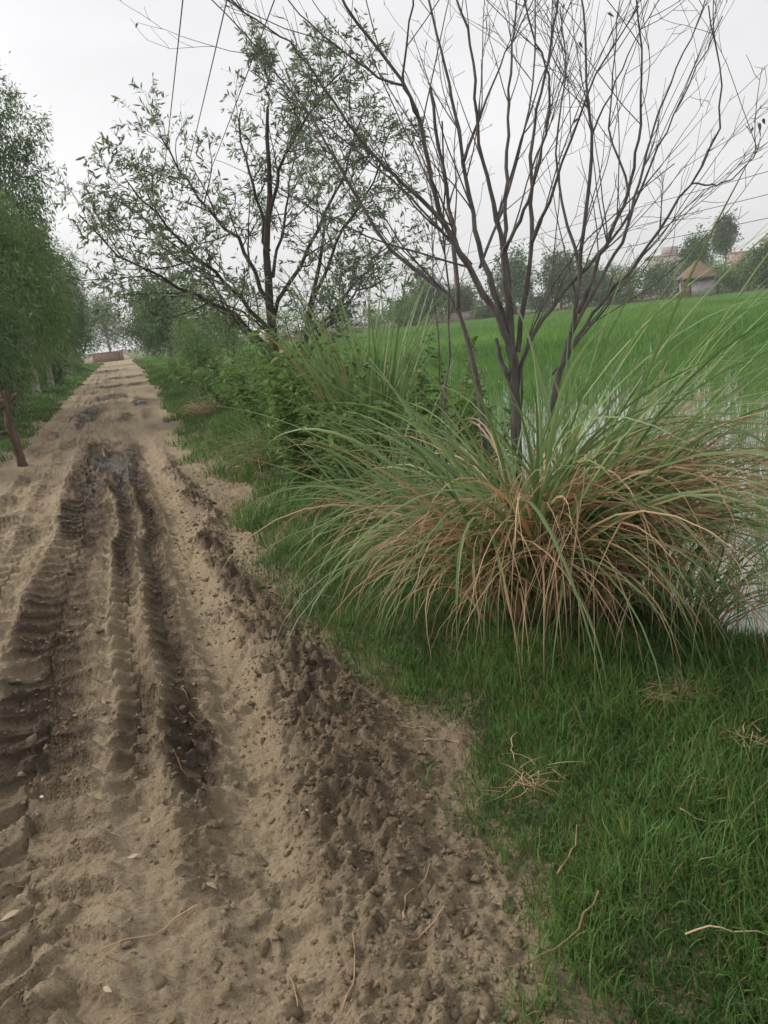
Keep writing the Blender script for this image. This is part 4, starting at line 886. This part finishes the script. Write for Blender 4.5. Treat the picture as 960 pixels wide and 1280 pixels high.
# ================================================================== LITTER
DRYL = leaf_mat('dry_leaf', (.32, .25, .16), (.50, .43, .31), .15, .7)
def dry_leaf(x, y, L_, label, seed):
    g = np.random.default_rng(seed); z = float(terrain(x, y)); a = g.random()*6.28
    V, F, T = leaves(np.array([[0, 0, .012]]), np.array([[math.cos(a), math.sin(a), .15]]), np.array([L_]), np.array([L_*.42]), np.array([g.random()]), np.array([[.3*g.normal(), .3*g.normal(), 1]]), False, .25)
    return tag(obj('dry_leaf', make_mesh('dry_leaf', V, F, {'tint': T}), DRYL, None, (x, y, z)), label, 'leaf', 'dry leaves on the track')
g = np.random.default_rng(88)
for x, y, s in [(-.54, 2.18, .055), (-.565, 2.26, .04), (-.02, 2.04, .045), (-.20, 2.25, .05), (.33, 2.72, .03), (.10, 1.38, .04), (-.52, 2.75, .03), (.05, 6.3, .06), (.33, 2.2, .03), (-.9, 3.3, .04), (.2, 3.6, .03), (-.3, 1.75, .03)]:
    dry_leaf(x, y, s, 'pale curled dry leaf lying on the bare track', int(1000*(x+9)+y*100))
def straw(x, y, L_, seed, label, group, name='dry_straw', up=.0, w=.003):
    g = np.random.default_rng(seed); a = g.random()*6.28; n = 9; pts = [np.array([0., 0, 0])]; d = a
    for k in range(n-1): d += g.normal()*.28; pts.append(pts[-1]+np.array([math.cos(d), math.sin(d), 0])*L_/(n-1))
    pts = np.array(pts); pts[:, 2] = terrain(pts[:, 0]+x, pts[:, 1]+y) + up + .006; z0 = float(terrain(x, y)); pts[:, 2] -= z0; pts[:, 2] += g.normal(size=n)*.003
    V, F, T = tubes(pts[None], np.linspace(w, w*.4, n)[None], 4, g.random()); return tag(obj(name, make_mesh(name, V, F, {'tint': T}), STRAW, None, (x, y, z0)), label, 'straw', group)
for k in range(26):
    y = 1.2*math.exp(g.random()*1.5); x = g.uniform(-.1, edge_r(y)) if k < 18 else g.uniform(-.9, 0)
    straw(x, y, g.uniform(.08, .28), 600+k, 'thin dry straw lying among the mud clods', 'straws on the track')
for x, y, L_ in [(1.12, 2.25, .22), (.9, 1.42, .32), (.86, 1.55, .20), (1.45, 1.85, .16), (1.62, 1.7, .2), (.98, 1.2, .2), (1.25, 1.55, .15), (1.85, 1.9, .2)]:
    straw(x, y, L_, int(x*991+y*77), 'bent dry stalk lying on the green grass', 'stalks on the grass', 'dry_stalk', .050, .0030)
def straw_mat(x, y, rx, ry, n, seed, label):
    g = np.random.default_rng(seed); z0 = float(terrain(x, y)); a = g.random(n)*6.28; r = np.sqrt(g.random(n)); b = np.stack([r*np.cos(a)*rx, r*np.sin(a)*ry, .05+.03*g.random(n)], 1)
    V, F, T = blades(b, g.random(n)*6.28, g.uniform(1.4, 1.75, n), g.normal(size=n)*.25, g.uniform(.05, .16, n), g.uniform(.002, .0045, n), 5, g.random(n), False, 1, twist=g.normal(size=n)*.7)
    return tag(obj('straw_mat', make_mesh('straw_mat', V, F, {'tint': T}), STRAW, None, (x, y, z0)), label, 'straw')
straw_mat(1.70, 2.08, .13, .06, 130, 1, 'flat mat of dead tan grass on the lawn below the tussock')
straw_mat(1.0, 1.93, .11, .05, 34, 2, 'loose bundle of dead stalks on the lawn by the clods')
straw_mat(1.66, 1.72, .05, .05, 22, 3, 'small wisp of dead grass near the bottom of the lawn')

# ================================================================== HAZE
m, nt, N, L = mat_new('haze'); v = N.new('ShaderNodeVolumePrincipled'); out = N.new('ShaderNodeOutputMaterial')
v.inputs['Color'].default_value = (.93, .95, .97, 1); v.inputs['Density'].default_value = .0007; v.inputs['Anisotropy'].default_value = .2
L.new(v.outputs[0], out.inputs['Volume'])
V, F, T = box(-710, 710, -710, 710, -1.9, 16)
tag(obj('haze', make_mesh('haze', V, F, smooth=False), m), 'thin pale haze over the fields', kind='stuff')
scene.cycles.volume_bounces = 1; scene.cycles.volume_step_rate = 4
